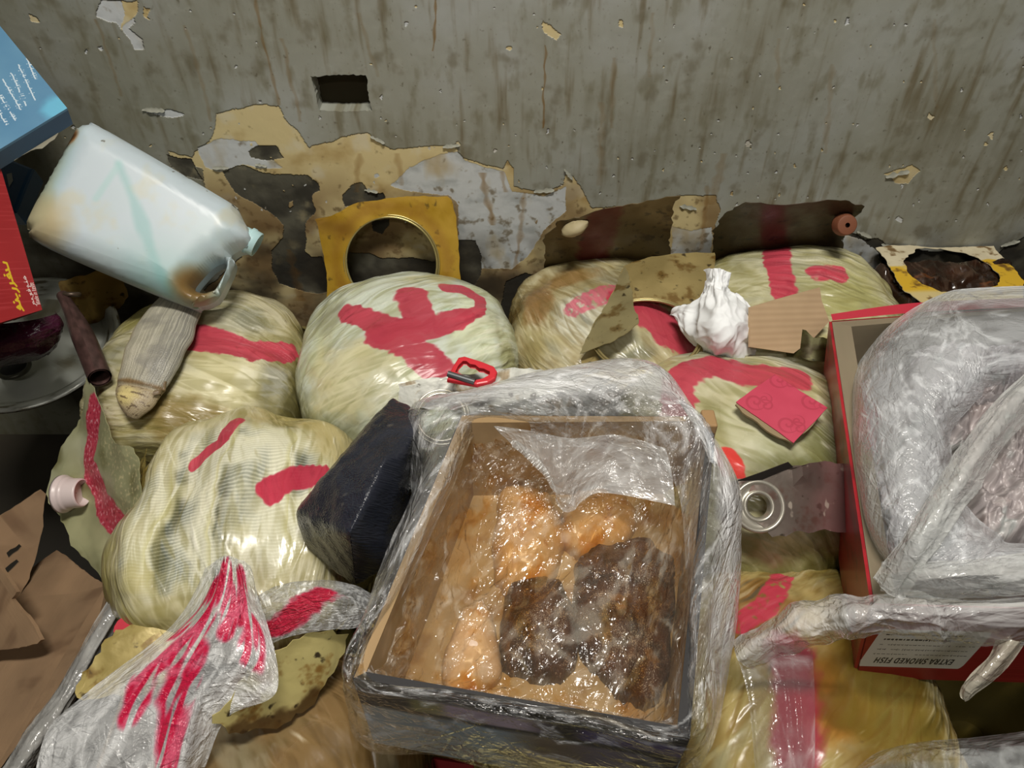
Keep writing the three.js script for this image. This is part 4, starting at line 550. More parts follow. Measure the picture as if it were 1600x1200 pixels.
// ---------- brown carton at the lower left ----------
{
  const kraft = (seed, dark = 1) => (x, y, o) => { const f = fbm(x * 14 + seed, y * 14, 4), l = noise(x * 9 + seed, y * 320); o[0] = 138 + 22 * f; o[1] = 112 + 18 * f; o[2] = 84 + 14 * f; mix3(o, 84, 60, 40, 0.5 * sstep(0.1, 0.6, fbm(x * 22 + 3, y * 9 + seed, 4))); o[3] = 0.5 + 0.1 * l; o[4] = 0.85; };
  const t = thing('cardboard_carton', 'open brown cardboard carton with bent flaps at the lower left corner', 'carton', V(-0.6, 0, -0.4));
  const kt = paint(512, 512, (u, v, o) => kraft(2)(u * 0.4, v * 0.4, o)); for (const m of [kt.map, kt.data]) m.repeat.set(2.5, 2.5); const km = surf(kt, 0.0006);
  for (const [w, d, x, z] of [[0.004, 0.30, -0.436, -0.33], [0.004, 0.30, -0.80, -0.33], [0.36, 0.004, -0.618, -0.48], [0.36, 0.004, -0.618, -0.18]]) part(t, 'side_panel', box(w, 0.2, d, x, 0.102, z, 0.001), km);
  const flap = (pts, out, o = {}, dark = 1, sd = 1) => { const pl = planeOf(...pts); return part(t, 'flap', plate(pl, out, { thick: 0.004, jag: 0.0005, ...o }), km); };
  flap([Y(165, 915, 0.30), Y(0, 1190, 0.30), Y(0, 950, 0.215)], [[92, 862], [128, 888], [166, 915], [158, 966], [80, 1085], [0, 1192], [-60, 1262], [-160, 1100], [-100, 960], [0, 930], [40, 900]], { bend: (x, y) => 0.004 * Math.sin(y * 30) }, 1, 3);
  flap([Y(0, 806, 0.31), Y(66, 764, 0.31), Y(20, 945, 0.23)], [[-70, 848], [0, 806], [64, 765], [72, 772], [66, 830], [46, 904], [24, 944], [-70, 980]], { holes: [[[10, 864], [30, 850], [34, 854], [14, 872]], [[8, 888], [26, 874], [30, 878], [12, 896]]] }, 0.8, 5);
  flap([Y(-30, 860, 0.33), Y(62, 1000, 0.32), Y(-40, 1010, 0.27)], [[-80, 850], [-10, 868], [26, 925], [18, 936], [46, 968], [64, 1000], [58, 1006], [-10, 1018], [-80, 1030]], {}, 1, 7);
}
// ---------- dark block ----------
{
  const p = [[458, 802, 0.475], [470, 850, 0.44], [500, 878, 0.42], [556, 918, 0.42], [604, 890, 0.44], [546, 832, 0.535], [640, 700, 0.53], [656, 640, 0.505], [612, 620, 0.505], [584, 662, 0.52], [520, 730, 0.515], [640, 800, 0.44], [600, 845, 0.485], [560, 800, 0.40], [630, 690, 0.43], [570, 690, 0.43], [470, 790, 0.46], [600, 720, 0.545], [648, 660, 0.52]].map((q) => Y(...q));
  let g = new ConvexGeometry(p); g = new TessellateModifier(0.007, 9).modify(clean(g)); g.deleteAttribute('normal'); g.deleteAttribute('uv'); g = mergeVertices(g, 1e-5);
  // round the edges: smooth a few times, then roughen
  const pos = g.attributes.position, ix = g.index.array, nb = Array.from({ length: pos.count }, () => new Set()); for (let i = 0; i < ix.length; i += 3) { const [a, b, c] = [ix[i], ix[i + 1], ix[i + 2]]; nb[a].add(b).add(c); nb[b].add(a).add(c); nb[c].add(a).add(b); }
  for (let k = 0; k < 2; k++) { const q = pos.array.slice(); for (let i = 0; i < pos.count; i++) { let x = 0, y = 0, z = 0; for (const n of nb[i]) { x += q[n * 3]; y += q[n * 3 + 1]; z += q[n * 3 + 2]; } const m = nb[i].size || 1; pos.setXYZ(i, lerp(q[i * 3], x / m, 0.5), lerp(q[i * 3 + 1], y / m, 0.5), lerp(q[i * 3 + 2], z / m, 0.5)); } }
  g.computeVertexNormals(); const nn = g.attributes.normal; for (let i = 0; i < pos.count; i++) { const d = 0.004 * fbm(pos.getX(i) * 16 + pos.getY(i) * 9, pos.getZ(i) * 16 - pos.getY(i) * 7, 3) + 0.0012 * noise(pos.getX(i) * 90 + pos.getY(i) * 40, pos.getZ(i) * 90); pos.setXYZ(i, pos.getX(i) + nn.getX(i) * d, pos.getY(i) + nn.getY(i) * d, pos.getZ(i) + nn.getZ(i) * d); }
  g.computeVertexNormals(); const uv = new Float32Array(pos.count * 2); for (let i = 0; i < pos.count; i++) { uv[i * 2] = pos.getX(i) * 4 + pos.getY(i) * 2.5; uv[i * 2 + 1] = pos.getZ(i) * 4 - pos.getY(i) * 2; } g.setAttribute('uv', new THREE.BufferAttribute(uv, 2));
  const tx = paint(512, 512, (u, v, o) => { const f = fbm(u * 9, v * 9, 4), s = noise(u * 150, v * 150) + 0.6 * noise(u * 70, v * 70); o[0] = 36 + 10 * f; o[1] = 39 + 10 * f; o[2] = 49 + 11 * f; mix3(o, 120, 112, 100, 0.5 * sstep(0.45, 0.65, fbm(u * 10 + 3, v * 12, 4))); o[3] = 0.5 + 0.22 * s; o[4] = 0.3 + 0.12 * f; });
  single('dark_block', 'black rough lump like tar, lying against the open fish box', 'lump', g, surf(tx, 0.0016));
}
// ---------- dried fish on the back left bag ----------
{
  const sp = [[292, 462, 0.449, 0.028], [272, 490, 0.456, 0.033], [252, 530, 0.459, 0.036], [236, 568, 0.456, 0.034], [221, 604, 0.446, 0.029], [209, 630, 0.438, 0.024], [200, 650, 0.426, 0.015]], cv = new THREE.CatmullRomCurve3(sp.map((s) => Y(s[0], s[1], s[2])));
  const wid = (t) => { const x = t * (sp.length - 1), i = Math.min(Math.floor(x), sp.length - 2); return lerp(sp[i][3], sp[i + 1][3], x - i); };
  const g = gridGeo(60, 90, (u, v) => { const t = v, c = cv.getPoint(t), T = cv.getTangent(t), s = T.clone().cross(V(0, 1, 0)).normalize(), n = s.clone().cross(T).normalize(), a = u * Math.PI * 2, e = Math.sqrt(clamp((1 - t) * 14)) ; const w = wid(t) * Math.min(1, e), top = Math.sin(a) > 0 ? 0.5 : 0.3; const gill = 0.0028 * sstep(0.03, 0, Math.abs(t - 0.70)) + 0.002 * sstep(0.02, 0, Math.abs(t - 0.78)); const h = w * top + (Math.sin(a) > 0 ? -gill + 0.0025 * sstep(0.72, 0.8, t) * sstep(0.95, 0.85, t) : 0) + 0.0012 * fbm(u * 9, v * 16, 3); return c.addScaledVector(s, Math.cos(a) * w * (1 + 0.06 * noise(v * 9, u * 3))).addScaledVector(n, Math.sin(a) * h); });
  const tx = paint(384, 768, (u, v, o) => { const a = u, f = fbm(u * 8, v * 14, 4), stripe = noise(u * 120 + 0.8 * f, v * 4) + 0.4 * noise(u * 50, v * 3), sc = noise(u * 100, v * 220); o[0] = 176 + 20 * f; o[1] = 172 + 20 * f; o[2] = 152 + 20 * f; const back = sstep(0.16, 0.42, u); mix3(o, 84, 84, 82, (0.14 + 0.3 * back) * sstep(-0.1, 0.45, stripe)); mix3(o, 108, 110, 112, 0.35 * back); mix3(o, 214, 210, 196, 0.3 * sstep(0.1, 0.5, -stripe)); mix3(o, 120, 118, 112, 0.5 * sstep(0.0, 0.5, fbm(u * 5 + 9, v * 9, 3))); mix3(o, 186, 160, 110, 0.7 * sstep(0.12, 0.02, u)); const head = sstep(0.66, 0.72, v); mix3(o, 168, 150, 116, 0.8 * head); mix3(o, 214, 198, 134, 0.9 * head * sstep(0.12, 0.03, Math.hypot((u - 0.22) * 0.8, v - 0.80) + 0.03 * f)); mix3(o, 92, 76, 56, 0.7 * head * sstep(0.15, 0.4, fbm(u * 20, v * 40, 3))); mix3(o, 108, 78, 40, 0.7 * sstep(0.03, 0.0, Math.abs(v - 0.67) + 0.015 * f)); o[3] = 0.5 + 0.09 * stripe + 0.14 * sc; o[4] = 0.42; });
  const t = thing('dried_fish', 'grey striped dried fish lying head down across the back left bag', 'fish', V(...cv.getPoint(0.5).toArray()));
  part(t, 'body', g, surf(tx, 0.0016));
  const fc = [Y(238, 618, 0.452), Y(262, 585, 0.452), Y(258, 600, 0.44), Y(246, 622, 0.44)]; part(t, 'fin', gridGeo(12, 8, (u, v) => { const p = fc[0].clone().lerp(fc[1], u).lerp(fc[3].clone().lerp(fc[2], u), v); p.y += 0.003 * Math.sin(u * 14) + 0.004 * Math.sin(v * 3); p.x += 0.008 * Math.sin(v * 3); return p; }), plain(0x6f5c40, 0.5), 'brown dried fin');
  single('fish_scale', 'pale loose fish scale stuck on the bag beside the dried fish', 'scale', (() => { const g2 = new THREE.CylinderGeometry(0.0045, 0.0045, 0.001, 20), c = Y(197, 548, 0.437); g2.rotateZ(0.35); g2.rotateX(0.2); g2.translate(c.x, c.y, c.z); return g2; })(), plain(0xd8d0b8, 0.6));
}
// ---------- tissue, card and corrugated scrap ----------
{
  const y = 0.50, g = drape([
    [[1106, 418, 0.530], [1115, 420, 0.534], [1125, 421, 0.536], [1135, 424, 0.534], [1139, 427, 0.530]],
    [[1108, 440, 0.512], [1114, 440, 0.522], [1124, 442, 0.526], [1134, 446, 0.520], [1138, 452, 0.51]],
    [[1094, 478, 0.490], [1104, 462, 0.505], [1122, 462, 0.522], [1142, 462, 0.51], [1158, 468, 0.495]],
    [[1056, 484, 0.470], [1090, 486, 0.490], [1122, 490, 0.520], [1150, 486, 0.515], [1176, 494, 0.485]],
    [[1054, 490, 0.462], [1082, 506, 0.480], [1118, 514, 0.512], [1156, 512, 0.505], [1190, 516, 0.475]],
    [[1066, 512, 0.458], [1088, 526, 0.474], [1120, 536, 0.495], [1154, 538, 0.490], [1182, 538, 0.465]],
    [[1090, 536, 0.452], [1100, 540, 0.460], [1126, 553, 0.470], [1154, 558, 0.468], [1174, 556, 0.455]]].map((r) => r.map((q) => Y(...q))), { nu: 110, nv: 140, disp: (u, v, X, Yy) => 0.007 * crumple(X * 20 + 2, Yy * 20, 2) + 0.0015 * crumple(X * 60, Yy * 60, 1) });
  
  single('tissue', 'crumpled white tissue on top of the ringed lid', 'tissue', g, plain(0xeceff0, 0.9));
  const pl = planeOf(Y(1185, 540, 0.485), Y(1292, 500, 0.48), Y(1190, 478, 0.515)), out = [[1172, 480], [1226, 464], [1281, 449], [1284, 470], [1296, 502], [1270, 530], [1240, 552], [1172, 542]];
  single('cardboard_scrap', 'square scrap of brown corrugated card behind the white tissue', 'cardboard', plate(pl, out, { thick: 0.003 }), surf(plateTex(pl, out, 320, 256, (x, y, o) => { const f = fbm(x * 25, y * 25, 3), c = Math.sin((y * 0.97 + x * 0.25) * 900); o[0] = 182 + 10 * f + 3 * c; o[1] = 156 + 9 * f + 3 * c; o[2] = 122 + 8 * f + 3 * c; o[3] = 0.5 + 0.3 * c; o[4] = 0.9; }), 0.0003));
  const p2 = planeOf(Y(1150, 628, 0.498), Y(1238, 690, 0.494), Y(1208, 587, 0.506)), o2 = [[1150, 628], [1210, 585], [1293, 637], [1240, 692]], c0 = p2.local(1150, 628);
  const sw = (x, y) => { let k = 0; for (const [cx, cy, r, a0] of [[0, 0, 1, 0], [1, 0.4, 0.8, 2], [0.45, 1, 0.7, 4]]) { const X = ((x * 52 + 20) % 2) - 0.7 - cx * 0.55, Yy = ((y * 52 + 20) % 2) - 0.7 - cy * 0.5, d = Math.hypot(X, Yy), a = Math.atan2(Yy, X) + a0, s = Math.abs(((d * 2.6 / r - a / 6.283) % 1 + 1) % 1 - 0.5); if (d < 0.55 * r) k = Math.max(k, sstep(0.22, 0.12, s)); } return k; };
  const t = thing('red_card', 'small red card printed with swirls, lying on the red arched fish bag', 'card', p2.world(...p2.local(1222, 640)));
  part(t, 'face', plate(p2, o2, { thick: 0.0012, jag: 0.0002 }), flatPrint(plateTex(p2, o2, 256, 256, (x, y, o) => { const f = fbm(x * 40, y * 40, 3), k = sw(x, y); o[0] = 186 + 8 * f - 16 * k; o[1] = 56 + 8 * f - 10 * k; o[2] = 82 + 8 * f - 12 * k; }), 0.5));
  part(t, 'core', plate(planeOf(p2.world(0, 0, -0.0013), p2.world(0.01, 0, -0.0013), p2.world(0, 0.01, -0.0013)), [[1149, 632], [1200, 604], [1288, 640], [1240, 693], [1218, 684], [1190, 666], [1168, 650]], { thick: 0.0025, jag: 0.001, seed: 4 }), plain(0x8c7a5c, 0.9), 'torn brown card edge');
  const p3 = planeOf(Y(1234, 560, 0.455), Y(1295, 565, 0.455), Y(1260, 520, 0.475)), o3 = [[1230, 556], [1233, 530], [1246, 514], [1256, 518], [1266, 530], [1296, 532], [1296, 566], [1262, 566]];
  single('tin_curl', 'dark olive curl of tin sticking up left of the meat box', 'metal scrap', plate(p3, o3, { jag: 0.0008, bend: (x, y) => 0.012 * Math.sin(x * 60) }), dirty(0x6a6a40, 0.5));
  const p4 = planeOf(Y(178, 985, 0.40), Y(210, 985, 0.40), Y(195, 950, 0.405)); single('red_scrap', 'small torn red scrap at the left end of the gold lid', 'scrap', plate(p4, [[177, 988], [184, 970], [198, 952], [207, 956], [209, 974], [200, 984]], { jag: 0.001, thick: 0.001 }), plain(0xb8283a, 0.5));
  const p5 = planeOf(Y(620, 1190, 0.31), Y(740, 1210, 0.31), Y(640, 1240, 0.29)); single('red_board', 'strip of dark red board under the front edge of the open fish box', 'board', plate(p5, [[618, 1176], [740, 1196], [740, 1260], [610, 1260]], { thick: 0.004 }), plain(0x8c1418, 0.5));
}

// ---------- clear film ----------
const creaseTex = paint(1024, 1024, (u, v, o) => { o[0] = o[1] = o[2] = 255; o[3] = 0.72 * foldsAny(u, v) + 0.28 * foldsAny(u * 3 + 0.3, v * 3); });
const crease = creaseTex.data; crease.repeat.set(5, 5);
const veilTex = paint(512, 512, (u, v, o) => { const w = 1.6 * foldsAny(u, v) - 0.3, t = 1.6 * foldsAlong(v, u) - 0.3; o[0] = o[1] = o[2] = 255; o[5] = 0.98 - 0.18 * sstep(0.35, 0.9, w) - 0.2 * sstep(0.3, 0.9, t) - 0.08 * fbm(u * 6, v * 6, 3); }).spare(); veilTex.repeat.set(4, 4);
const filmMat = (clear, hex = 0xf2f4f4, rough = 0.16, bump = 0.004, extra = {}) => new THREE.MeshPhysicalMaterial({ color: hex, transmission: Math.min(1, clear + 0.06), transmissionMap: veilTex, thickness: 0, ior: 1.6, roughness: rough, bumpMap: crease, bumpScale: bump, side: THREE.DoubleSide, ...extra });
const px = (rows) => rows.map((r) => r.map((q) => Y(...q)));
const wrinkle = (amp, s = 30, sx = 1, sy = 1, seed = 0) => (u, v, X, Yy) => amp * 0.7 * (crumple(X * s * sx * 0.6 + seed, Yy * s * sy * 0.6 + seed, 2) - 0.1) + amp * 0.5 * noise(X * 12 + seed, Yy * 12);

// an open box from its four outer rim corners (round in order), straight down by depth
function openBox(t, rim, depth, thick, mat, names, lean = 0) {
  const c = rim.reduce((a, p) => a.add(p.clone().multiplyScalar(0.25)), V(0, 0, 0));
  const dn = V(lean, -depth, 0), n = rim.length, walls = [];
  const off = rim.map((p, i) => { const a = rim[(i + n - 1) % n], b = rim[(i + 1) % n], e1 = p.clone().sub(a).setY(0).normalize(), e2 = b.clone().sub(p).setY(0).normalize(); const n1 = V(-e1.z, 0, e1.x), n2 = V(-e2.z, 0, e2.x); if (n1.dot(c.clone().sub(p)) < 0) n1.negate(); if (n2.dot(c.clone().sub(p)) < 0) n2.negate(); const tk = Array.isArray(thick) ? thick : [thick, thick, thick, thick]; return n1.multiplyScalar(tk[(i + n - 1) % n]).add(n2.multiplyScalar(tk[i])).add(p); });
  for (let i = 0; i < n; i++) { const j = (i + 1) % n; walls.push(part(t, names[i], prism([rim[i].clone().add(dn), rim[j].clone().add(dn), off[j].clone().add(dn), off[i].clone().add(dn), rim[i], rim[j], off[j], off[i]]), mat)); }
  part(t, 'bottom_panel', prism([...off.map((p) => p.clone().add(dn)), ...off.map((p) => p.clone().add(dn).add(V(0, 0.006, 0)))]), mat);
  return { walls, inner: off, c };
}
const skin = (a, b, depth, out, o = 0.0012, lean = 0) => { const e = b.clone().sub(a).setY(0).normalize(), nn = V(-e.z, 0, e.x); if (nn.dot(out) < 0) nn.negate(); nn.multiplyScalar(o); const dn = V(lean, -depth, 0), k = 0.0003 / o, p = (q, f) => q.clone().addScaledVector(nn, f); const g = prism([p(a, k).add(dn), p(b, k).add(dn), p(b, 1).add(dn), p(a, 1).add(dn), p(a, k), p(b, k), p(b, 1), p(a, 1)]); const w = a.distanceTo(b), uv = g.attributes.uv, ps = g.attributes.position; const lo = Math.min(a.y, b.y) - depth; for (let i = 0; i < uv.count; i++) { const q = V(ps.getX(i), ps.getY(i), ps.getZ(i)).sub(a); q.y = 0; uv.setXY(i, q.length() / w, clamp((ps.getY(i) - lo) / depth)); } return g; };

// ---------- open printed box in the middle ----------
const RIM = [Y(553, 1060, 0.55), Y(1075, 1154, 0.55), Y(1116, 652, 0.55), Y(722, 650, 0.553)];
const bl = (s, t, y) => { const a = RIM[0].clone().lerp(RIM[1], s), b = RIM[3].clone().lerp(RIM[2], s), p = a.lerp(b, t); p.y = y; return p; };   // s to the right, t towards the wall
{
  const t = thing('fish_box', 'open printed cardboard box of brown smoked fish, wrapped in a clear bag', 'box', bl(0.5, 0.5, 0.435));
  const inTex = paint(768, 512, (u, v, o) => { const x = u * 5, y = v * 3.4, f = fbm(x, y, 5); o[0] = 172 + 30 * f; o[1] = 148 + 28 * f; o[2] = 112 + 24 * f; mix3(o, 206, 178, 140, 0.5 * sstep(0.1, 0.5, fbm(x * 2 + 9, y * 2, 4))); mix3(o, 122, 82, 34, 0.65 * sstep(0.05, 0.5, fbm(x * 1.6 + 3, y * 1.6, 4))); o[3] = 0.5 + 0.2 * f; o[4] = 0.35; });
  for (const m of [inTex.map, inTex.data]) m.repeat.set(3, 4);
  const B = openBox(t, RIM, 0.112, [0.006, 0.007, 0.007, 0.007], surf(inTex, 0.001), ['side_panel', 'side_panel', 'side_panel', 'side_panel']);
  const print = paint(768, 256, (u, v, o) => {
    const f = fbm(u * 6, v * 5, 3), st = noise(u * 3, v * 70); o[0] = 176 + 14 * f; o[1] = 194 + 14 * f; o[2] = 206 + 14 * f; o[4] = 0.3; o[3] = 0.5;
    mix3(o, 100, 122, 142, 0.6 * sstep(0.0, 0.5, f)); mix3(o, 130, 104, 80, 0.8 * sstep(0.42, 0.6, u + 0.1 * f)); mix3(o, 120, 116, 160, 0.6 * sstep(0.62, 0.8, u)); mix3(o, 34, 30, 44, 0.8 * sstep(0.86, 0.95, u + 0.1 * f));
    const b = v + 0.04 * noise(u * 4, 1); mix3(o, 40, 40, 48, 0.9 * sstep(0.62, 0.68, b)); mix3(o, 232, 208, 230, 0.9 * sstep(0.68, 0.72, b) * sstep(0.92, 0.86, b) * sstep(0.18, 0.3, u) * sstep(0.66, 0.5, u)); mix3(o, 180, 176, 116, 0.8 * sstep(0.68, 0.72, b) * sstep(0.9, 0.86, b) * sstep(0.15, 0.19, u) * sstep(0.3, 0.25, u)); mix3(o, 96, 82, 150, 0.8 * sstep(0.7, 0.74, b) * sstep(0.92, 0.86, b) * sstep(0.66, 0.72, u));
    mix3(o, 22, 22, 28, 0.95 * sstep(0.9, 0.93, v)); mix3(o, 170, 164, 150, 0.4 * sstep(0.3, 0.6, st));
  }, THREE.ClampToEdgeWrapping);
  const pm = flatPrint(print, 0.3), out = (i) => RIM[i].clone().add(RIM[(i + 1) % 4]).multiplyScalar(0.5).sub(B.c).setY(0);
  B.walls.forEach((w, i) => part(w, 'printed_cover', skin(RIM[i], RIM[(i + 1) % 4], 0.112, out(i)), pm, i ? undefined : 'dark printed front with a pale photograph strip'));
  // pale cardboard showing along the rim, black worn paper on the front and right lips
  const lip = (i, m, nm, lab) => { const j = (i + 1) % 4, up = V(0, 0.0008, 0); const a = RIM[i], b = RIM[j], c = B.inner[j], d = B.inner[i]; part(B.walls[i], nm, prism([a, b, c, d, a.clone().add(up), b.clone().add(up), c.clone().add(up), d.clone().add(up)]), m, lab); };
  const card = plain(0x9a7f58, 0.7), black = plain(0x141214, 0.6); lip(0, black, 'lip', 'black worn paper lip'); lip(1, black, 'lip', 'black worn paper lip'); lip(2, card, 'lip'); lip(3, card, 'lip');
  { const p = bl(0.985, 1.01, 0.553); part(B.walls[1], 'corner_post', box(0.012, 0.06, 0.02, p.x - 0.005, 0.53, p.z + 0.012, 0.002), plain(0x9a7a52, 0.7)); }
  // smoked fish on the floor of the box
  const mound = (pts, y, H, sd) => { const P = pts.map((q) => Y(q[0], q[1], y)), c = P.reduce((a, p) => a.add(p.clone().multiplyScalar(1 / P.length)), V(0, 0, 0)), cv = new THREE.CatmullRomCurve3(P, true); const g = gridGeo(72, 26, (u, v) => { const e = cv.getPoint(u), r = Math.min(1, v * 1.12), p = c.clone().lerp(e, r * (1 + 0.09 * noise(Math.cos(u * 6.283) * 2.5 + sd * 5, Math.sin(u * 6.283) * 2.5) + 0.05 * noise(Math.cos(u * 6.283) * 7 + sd, Math.sin(u * 6.283) * 7))); p.y = y + (v * 1.12 <= 1 ? H * Math.pow(Math.max(0, 1 - r ** 3), 0.55) * (1 + 0.25 * noise(p.x * 40 + sd, p.z * 40)) + 0.0022 * crumple(p.x * 40 + sd, p.z * 40, 3) * (1 - r * r) : -0.008 * (v * 1.12 - 1) / 0.12); return p; }, (u, v) => { const e = cv.getPoint(u), p = c.clone().lerp(e, Math.min(1, v * 1.12)); return [p.x * 8, p.z * 8]; }); return g; };
  const tan = surf(paint(384, 384, (u, v, o) => { const f = fbm(u * 6, v * 6, 5); o[0] = 200 + 22 * f; o[1] = 162 + 24 * f; o[2] = 112 + 24 * f; mix3(o, 150, 92, 32, 0.6 * sstep(0.15, 0.6, fbm(u * 9 + 4, v * 7, 4))); mix3(o, 226, 190, 150, 0.6 * sstep(0.1, 0.5, -f)); o[3] = 0.5 + 0.3 * f; o[4] = 0.32; }), 0.002);
  const brown = surf(paint(384, 384, (u, v, o) => { const f = fbm(u * 7, v * 7, 5), s = noise(u * 120, v * 120); o[0] = 70 + 30 * f; o[1] = 40 + 22 * f; o[2] = 24 + 16 * f; mix3(o, 176, 160, 146, 0.75 * sstep(0.35, 0.6, s * 0.7 + fbm(u * 14 + 5, v * 14, 3))); mix3(o, 36, 20, 14, 0.6 * sstep(0.1, 0.5, -f)); mix3(o, 150, 112, 62, 0.6 * sstep(0.25, 0.5, fbm(u * 5 + 21, v * 5, 4))); o[3] = 0.5 + 0.25 * f + 0.15 * s; o[4] = 0.28; }), 0.002);
  single('smoked_fish', 'pale tan fillet of smoked fish at the back left of the open box', 'fish', mound([[770, 890], [775, 820], [786, 772], [840, 768], [866, 790], [878, 850], [870, 900], [830, 930], [788, 925]], 0.452, 0.022, 1), tan);
  single('smoked_fish', 'smaller tan fillet of smoked fish at the back right of the open box', 'fish', mound([[884, 860], [880, 800], [900, 775], [950, 770], [986, 785], [990, 840], [950, 862], [915, 872]], 0.452, 0.018, 2), tan);
  single('smoked_fish', 'left of the two dark brown smoked fish pieces in the open box', 'fish', mound([[790, 1040], [785, 960], [800, 915], [850, 905], [888, 930], [905, 990], [890, 1050], [850, 1062]], 0.452, 0.024, 3), brown);
  single('smoked_fish', 'right and longer dark brown smoked fish piece in the open box', 'fish', mound([[905, 1020], [895, 930], [905, 868], [950, 850], [1020, 850], [1048, 880], [1050, 980], [1030, 1100], [985, 1100], [940, 1060]], 0.452, 0.024, 4), brown);
  single('smoked_fish', 'pale pink flat fillet lying along the left side of the open box', 'fish', mound([[690, 1068], [705, 1000], [728, 950], [752, 940], [772, 970], [778, 1060], [740, 1088]], 0.452, 0.014, 5), flatPrint(paint(192, 192, (u, v, o) => { const f = fbm(u * 6, v * 6, 4); o[0] = 214 + 14 * f; o[1] = 188 + 22 * f; o[2] = 166 + 24 * f; mix3(o, 180, 120, 50, 0.6 * sstep(0.15, 0.5, f)); }), 0.35));
}
{
  const t = thing('clear_bag', 'clear wrinkled plastic bag around the open fish box, stained amber inside', 'bag', bl(0.5, 0.5, 0.44));
  // amber stained lining, lying in the box and up its walls
  const stain = paint(640, 640, (u, v, o) => { const x = u * 9, y = v * 9, f = fbm(x * 0.5, y * 0.5, 4), w = crumple(x * 0.8, y * 0.8, 3); o[0] = 250; o[1] = 244; o[2] = 230; mix3(o, 240, 224, 192, 0.6 * sstep(-0.25, 0.4, f + 0.2 * w)); mix3(o, 226, 178, 96, 0.65 * sstep(0.2, 0.5, fbm(x * 0.9 + 7, y * 0.9, 4) + 0.2 * w)); o[3] = 0.5; o[4] = 0.5; o[5] = 0.97 - 0.13 * sstep(0.5, 0.85, w) - 0.1 * sstep(0.3, 0.6, fbm(x + 3, y, 3)); }, THREE.ClampToEdgeWrapping);
  const lm = new THREE.MeshPhysicalMaterial({ map: stain.map, transmission: 1, transmissionMap: stain.spare(), thickness: 0, ior: 1.65, roughness: 0.17, bumpMap: crease.clone(), bumpScale: 0.011, side: THREE.DoubleSide }); lm.bumpMap.repeat.set(1.3, 1.3); lm.bumpMap.needsUpdate = true;
  const R = [[1.0, [0.02, 0.2, 0.5, 0.78, 0.97], [0.54, 0.545, 0.55, 0.545, 0.54]], [0.93, [0.06, 0.22, 0.5, 0.78, 0.95], [0.52, 0.51, 0.50, 0.51, 0.53]], [0.80, [0.05, 0.2, 0.5, 0.8, 0.95], [0.53, 0.49, 0.49, 0.485, 0.53]], [0.55, [0.035, 0.2, 0.5, 0.8, 0.96], [0.54, 0.475, 0.485, 0.485, 0.535]], [0.3, [0.035, 0.2, 0.5, 0.8, 0.96], [0.535, 0.475, 0.488, 0.488, 0.54]], [0.12, [0.05, 0.2, 0.5, 0.8, 0.95], [0.525, 0.482, 0.478, 0.48, 0.53]], [0.03, [0.03, 0.2, 0.5, 0.8, 0.97], [0.545, 0.54, 0.54, 0.54, 0.545]]];
  part(t, 'lining', drape(R.map(([tt, s, y]) => s.map((q, i) => bl(q, tt, y[i]))), { nu: 170, nv: 190, unit: true, disp: (u, v, X, Yy) => 0.007 * (2 * foldsAny(u * 0.9, v * 0.9) - 1) + 0.004 * noise(X * 12, Yy * 12) }), lm, 'amber stained lining');
  // the bag folded out over the rim all round: inner lip, crest, outside, lower edge; stations run round from the back left
  const st = [
    [[752, 668, 0.535], [726, 648, 0.562], [690, 642, 0.552], [640, 640, 0.52], [636, 668, 0.47]],
    [[850, 690, 0.53], [850, 640, 0.566], [780, 610, 0.566], [720, 612, 0.53], [700, 630, 0.47]],
    [[930, 700, 0.53], [930, 640, 0.566], [900, 600, 0.572], [870, 580, 0.545], [860, 590, 0.47]],
    [[1010, 706, 0.53], [1010, 640, 0.566], [1010, 600, 0.572], [1010, 566, 0.545], [1010, 575, 0.47]],
    [[1058, 760, 0.53], [1104, 668, 0.566], [1075, 640, 0.560], [1082, 640, 0.53], [1100, 660, 0.46]],
    [[1072, 850, 0.53], [1108, 780, 0.562], [1132, 770, 0.556], [1148, 752, 0.52], [1150, 760, 0.45]],
    [[1070, 950, 0.53], [1098, 900, 0.562], [1130, 880, 0.55], [1154, 850, 0.51], [1152, 860, 0.44]],
    [[1058, 1060, 0.53], [1088, 1030, 0.562], [1112, 1010, 0.55], [1138, 1000, 0.50], [1136, 1010, 0.43]],
    [[1040, 1128, 0.545], [1076, 1152, 0.556], [1086, 1166, 0.53], [1090, 1190, 0.48], [1080, 1200, 0.42]],
    [[900, 1105, 0.545], [900, 1126, 0.554], [898, 1136, 0.545], [890, 1190, 0.50], [890, 1210, 0.42]],
    [[720, 1076, 0.545], [720, 1092, 0.554], [718, 1102, 0.545], [710, 1160, 0.49], [700, 1180, 0.42]],
    [[580, 1044, 0.545], [556, 1056, 0.556], [546, 1064, 0.545], [552, 1130, 0.48], [560, 1150, 0.43]],
    [[645, 900, 0.54], [620, 905, 0.562], [604, 900, 0.552], [585, 910, 0.50], [590, 925, 0.45]],
    [[705, 760, 0.54], [682, 750, 0.562], [655, 745, 0.552], [645, 770, 0.50], [645, 780, 0.46]]];
  const rows = [0, 1, 2, 3, 4].map((k) => st.map((s) => Y(...s[k])));
  const om = paint(640, 256, (u, v, o) => { const w = crumple(u * 26, v * 5, 3), f = fbm(u * 12, v * 5, 3); o[0] = 248; o[1] = 250; o[2] = 252; mix3(o, 232, 206, 150, 0.6 * sstep(0.3, 0.05, v) * sstep(0.0, 0.4, f)); const back = sstep(0.30, 0.2, Math.abs(u - 0.25)) * sstep(0.3, 0.5, v); o[5] = 0.9 - 0.3 * sstep(0.45, 0.95, w) - 0.14 * f - 0.42 * back + 0.14 * sstep(0.07, 0.02, Math.abs(u - 0.685) - 0.1); });
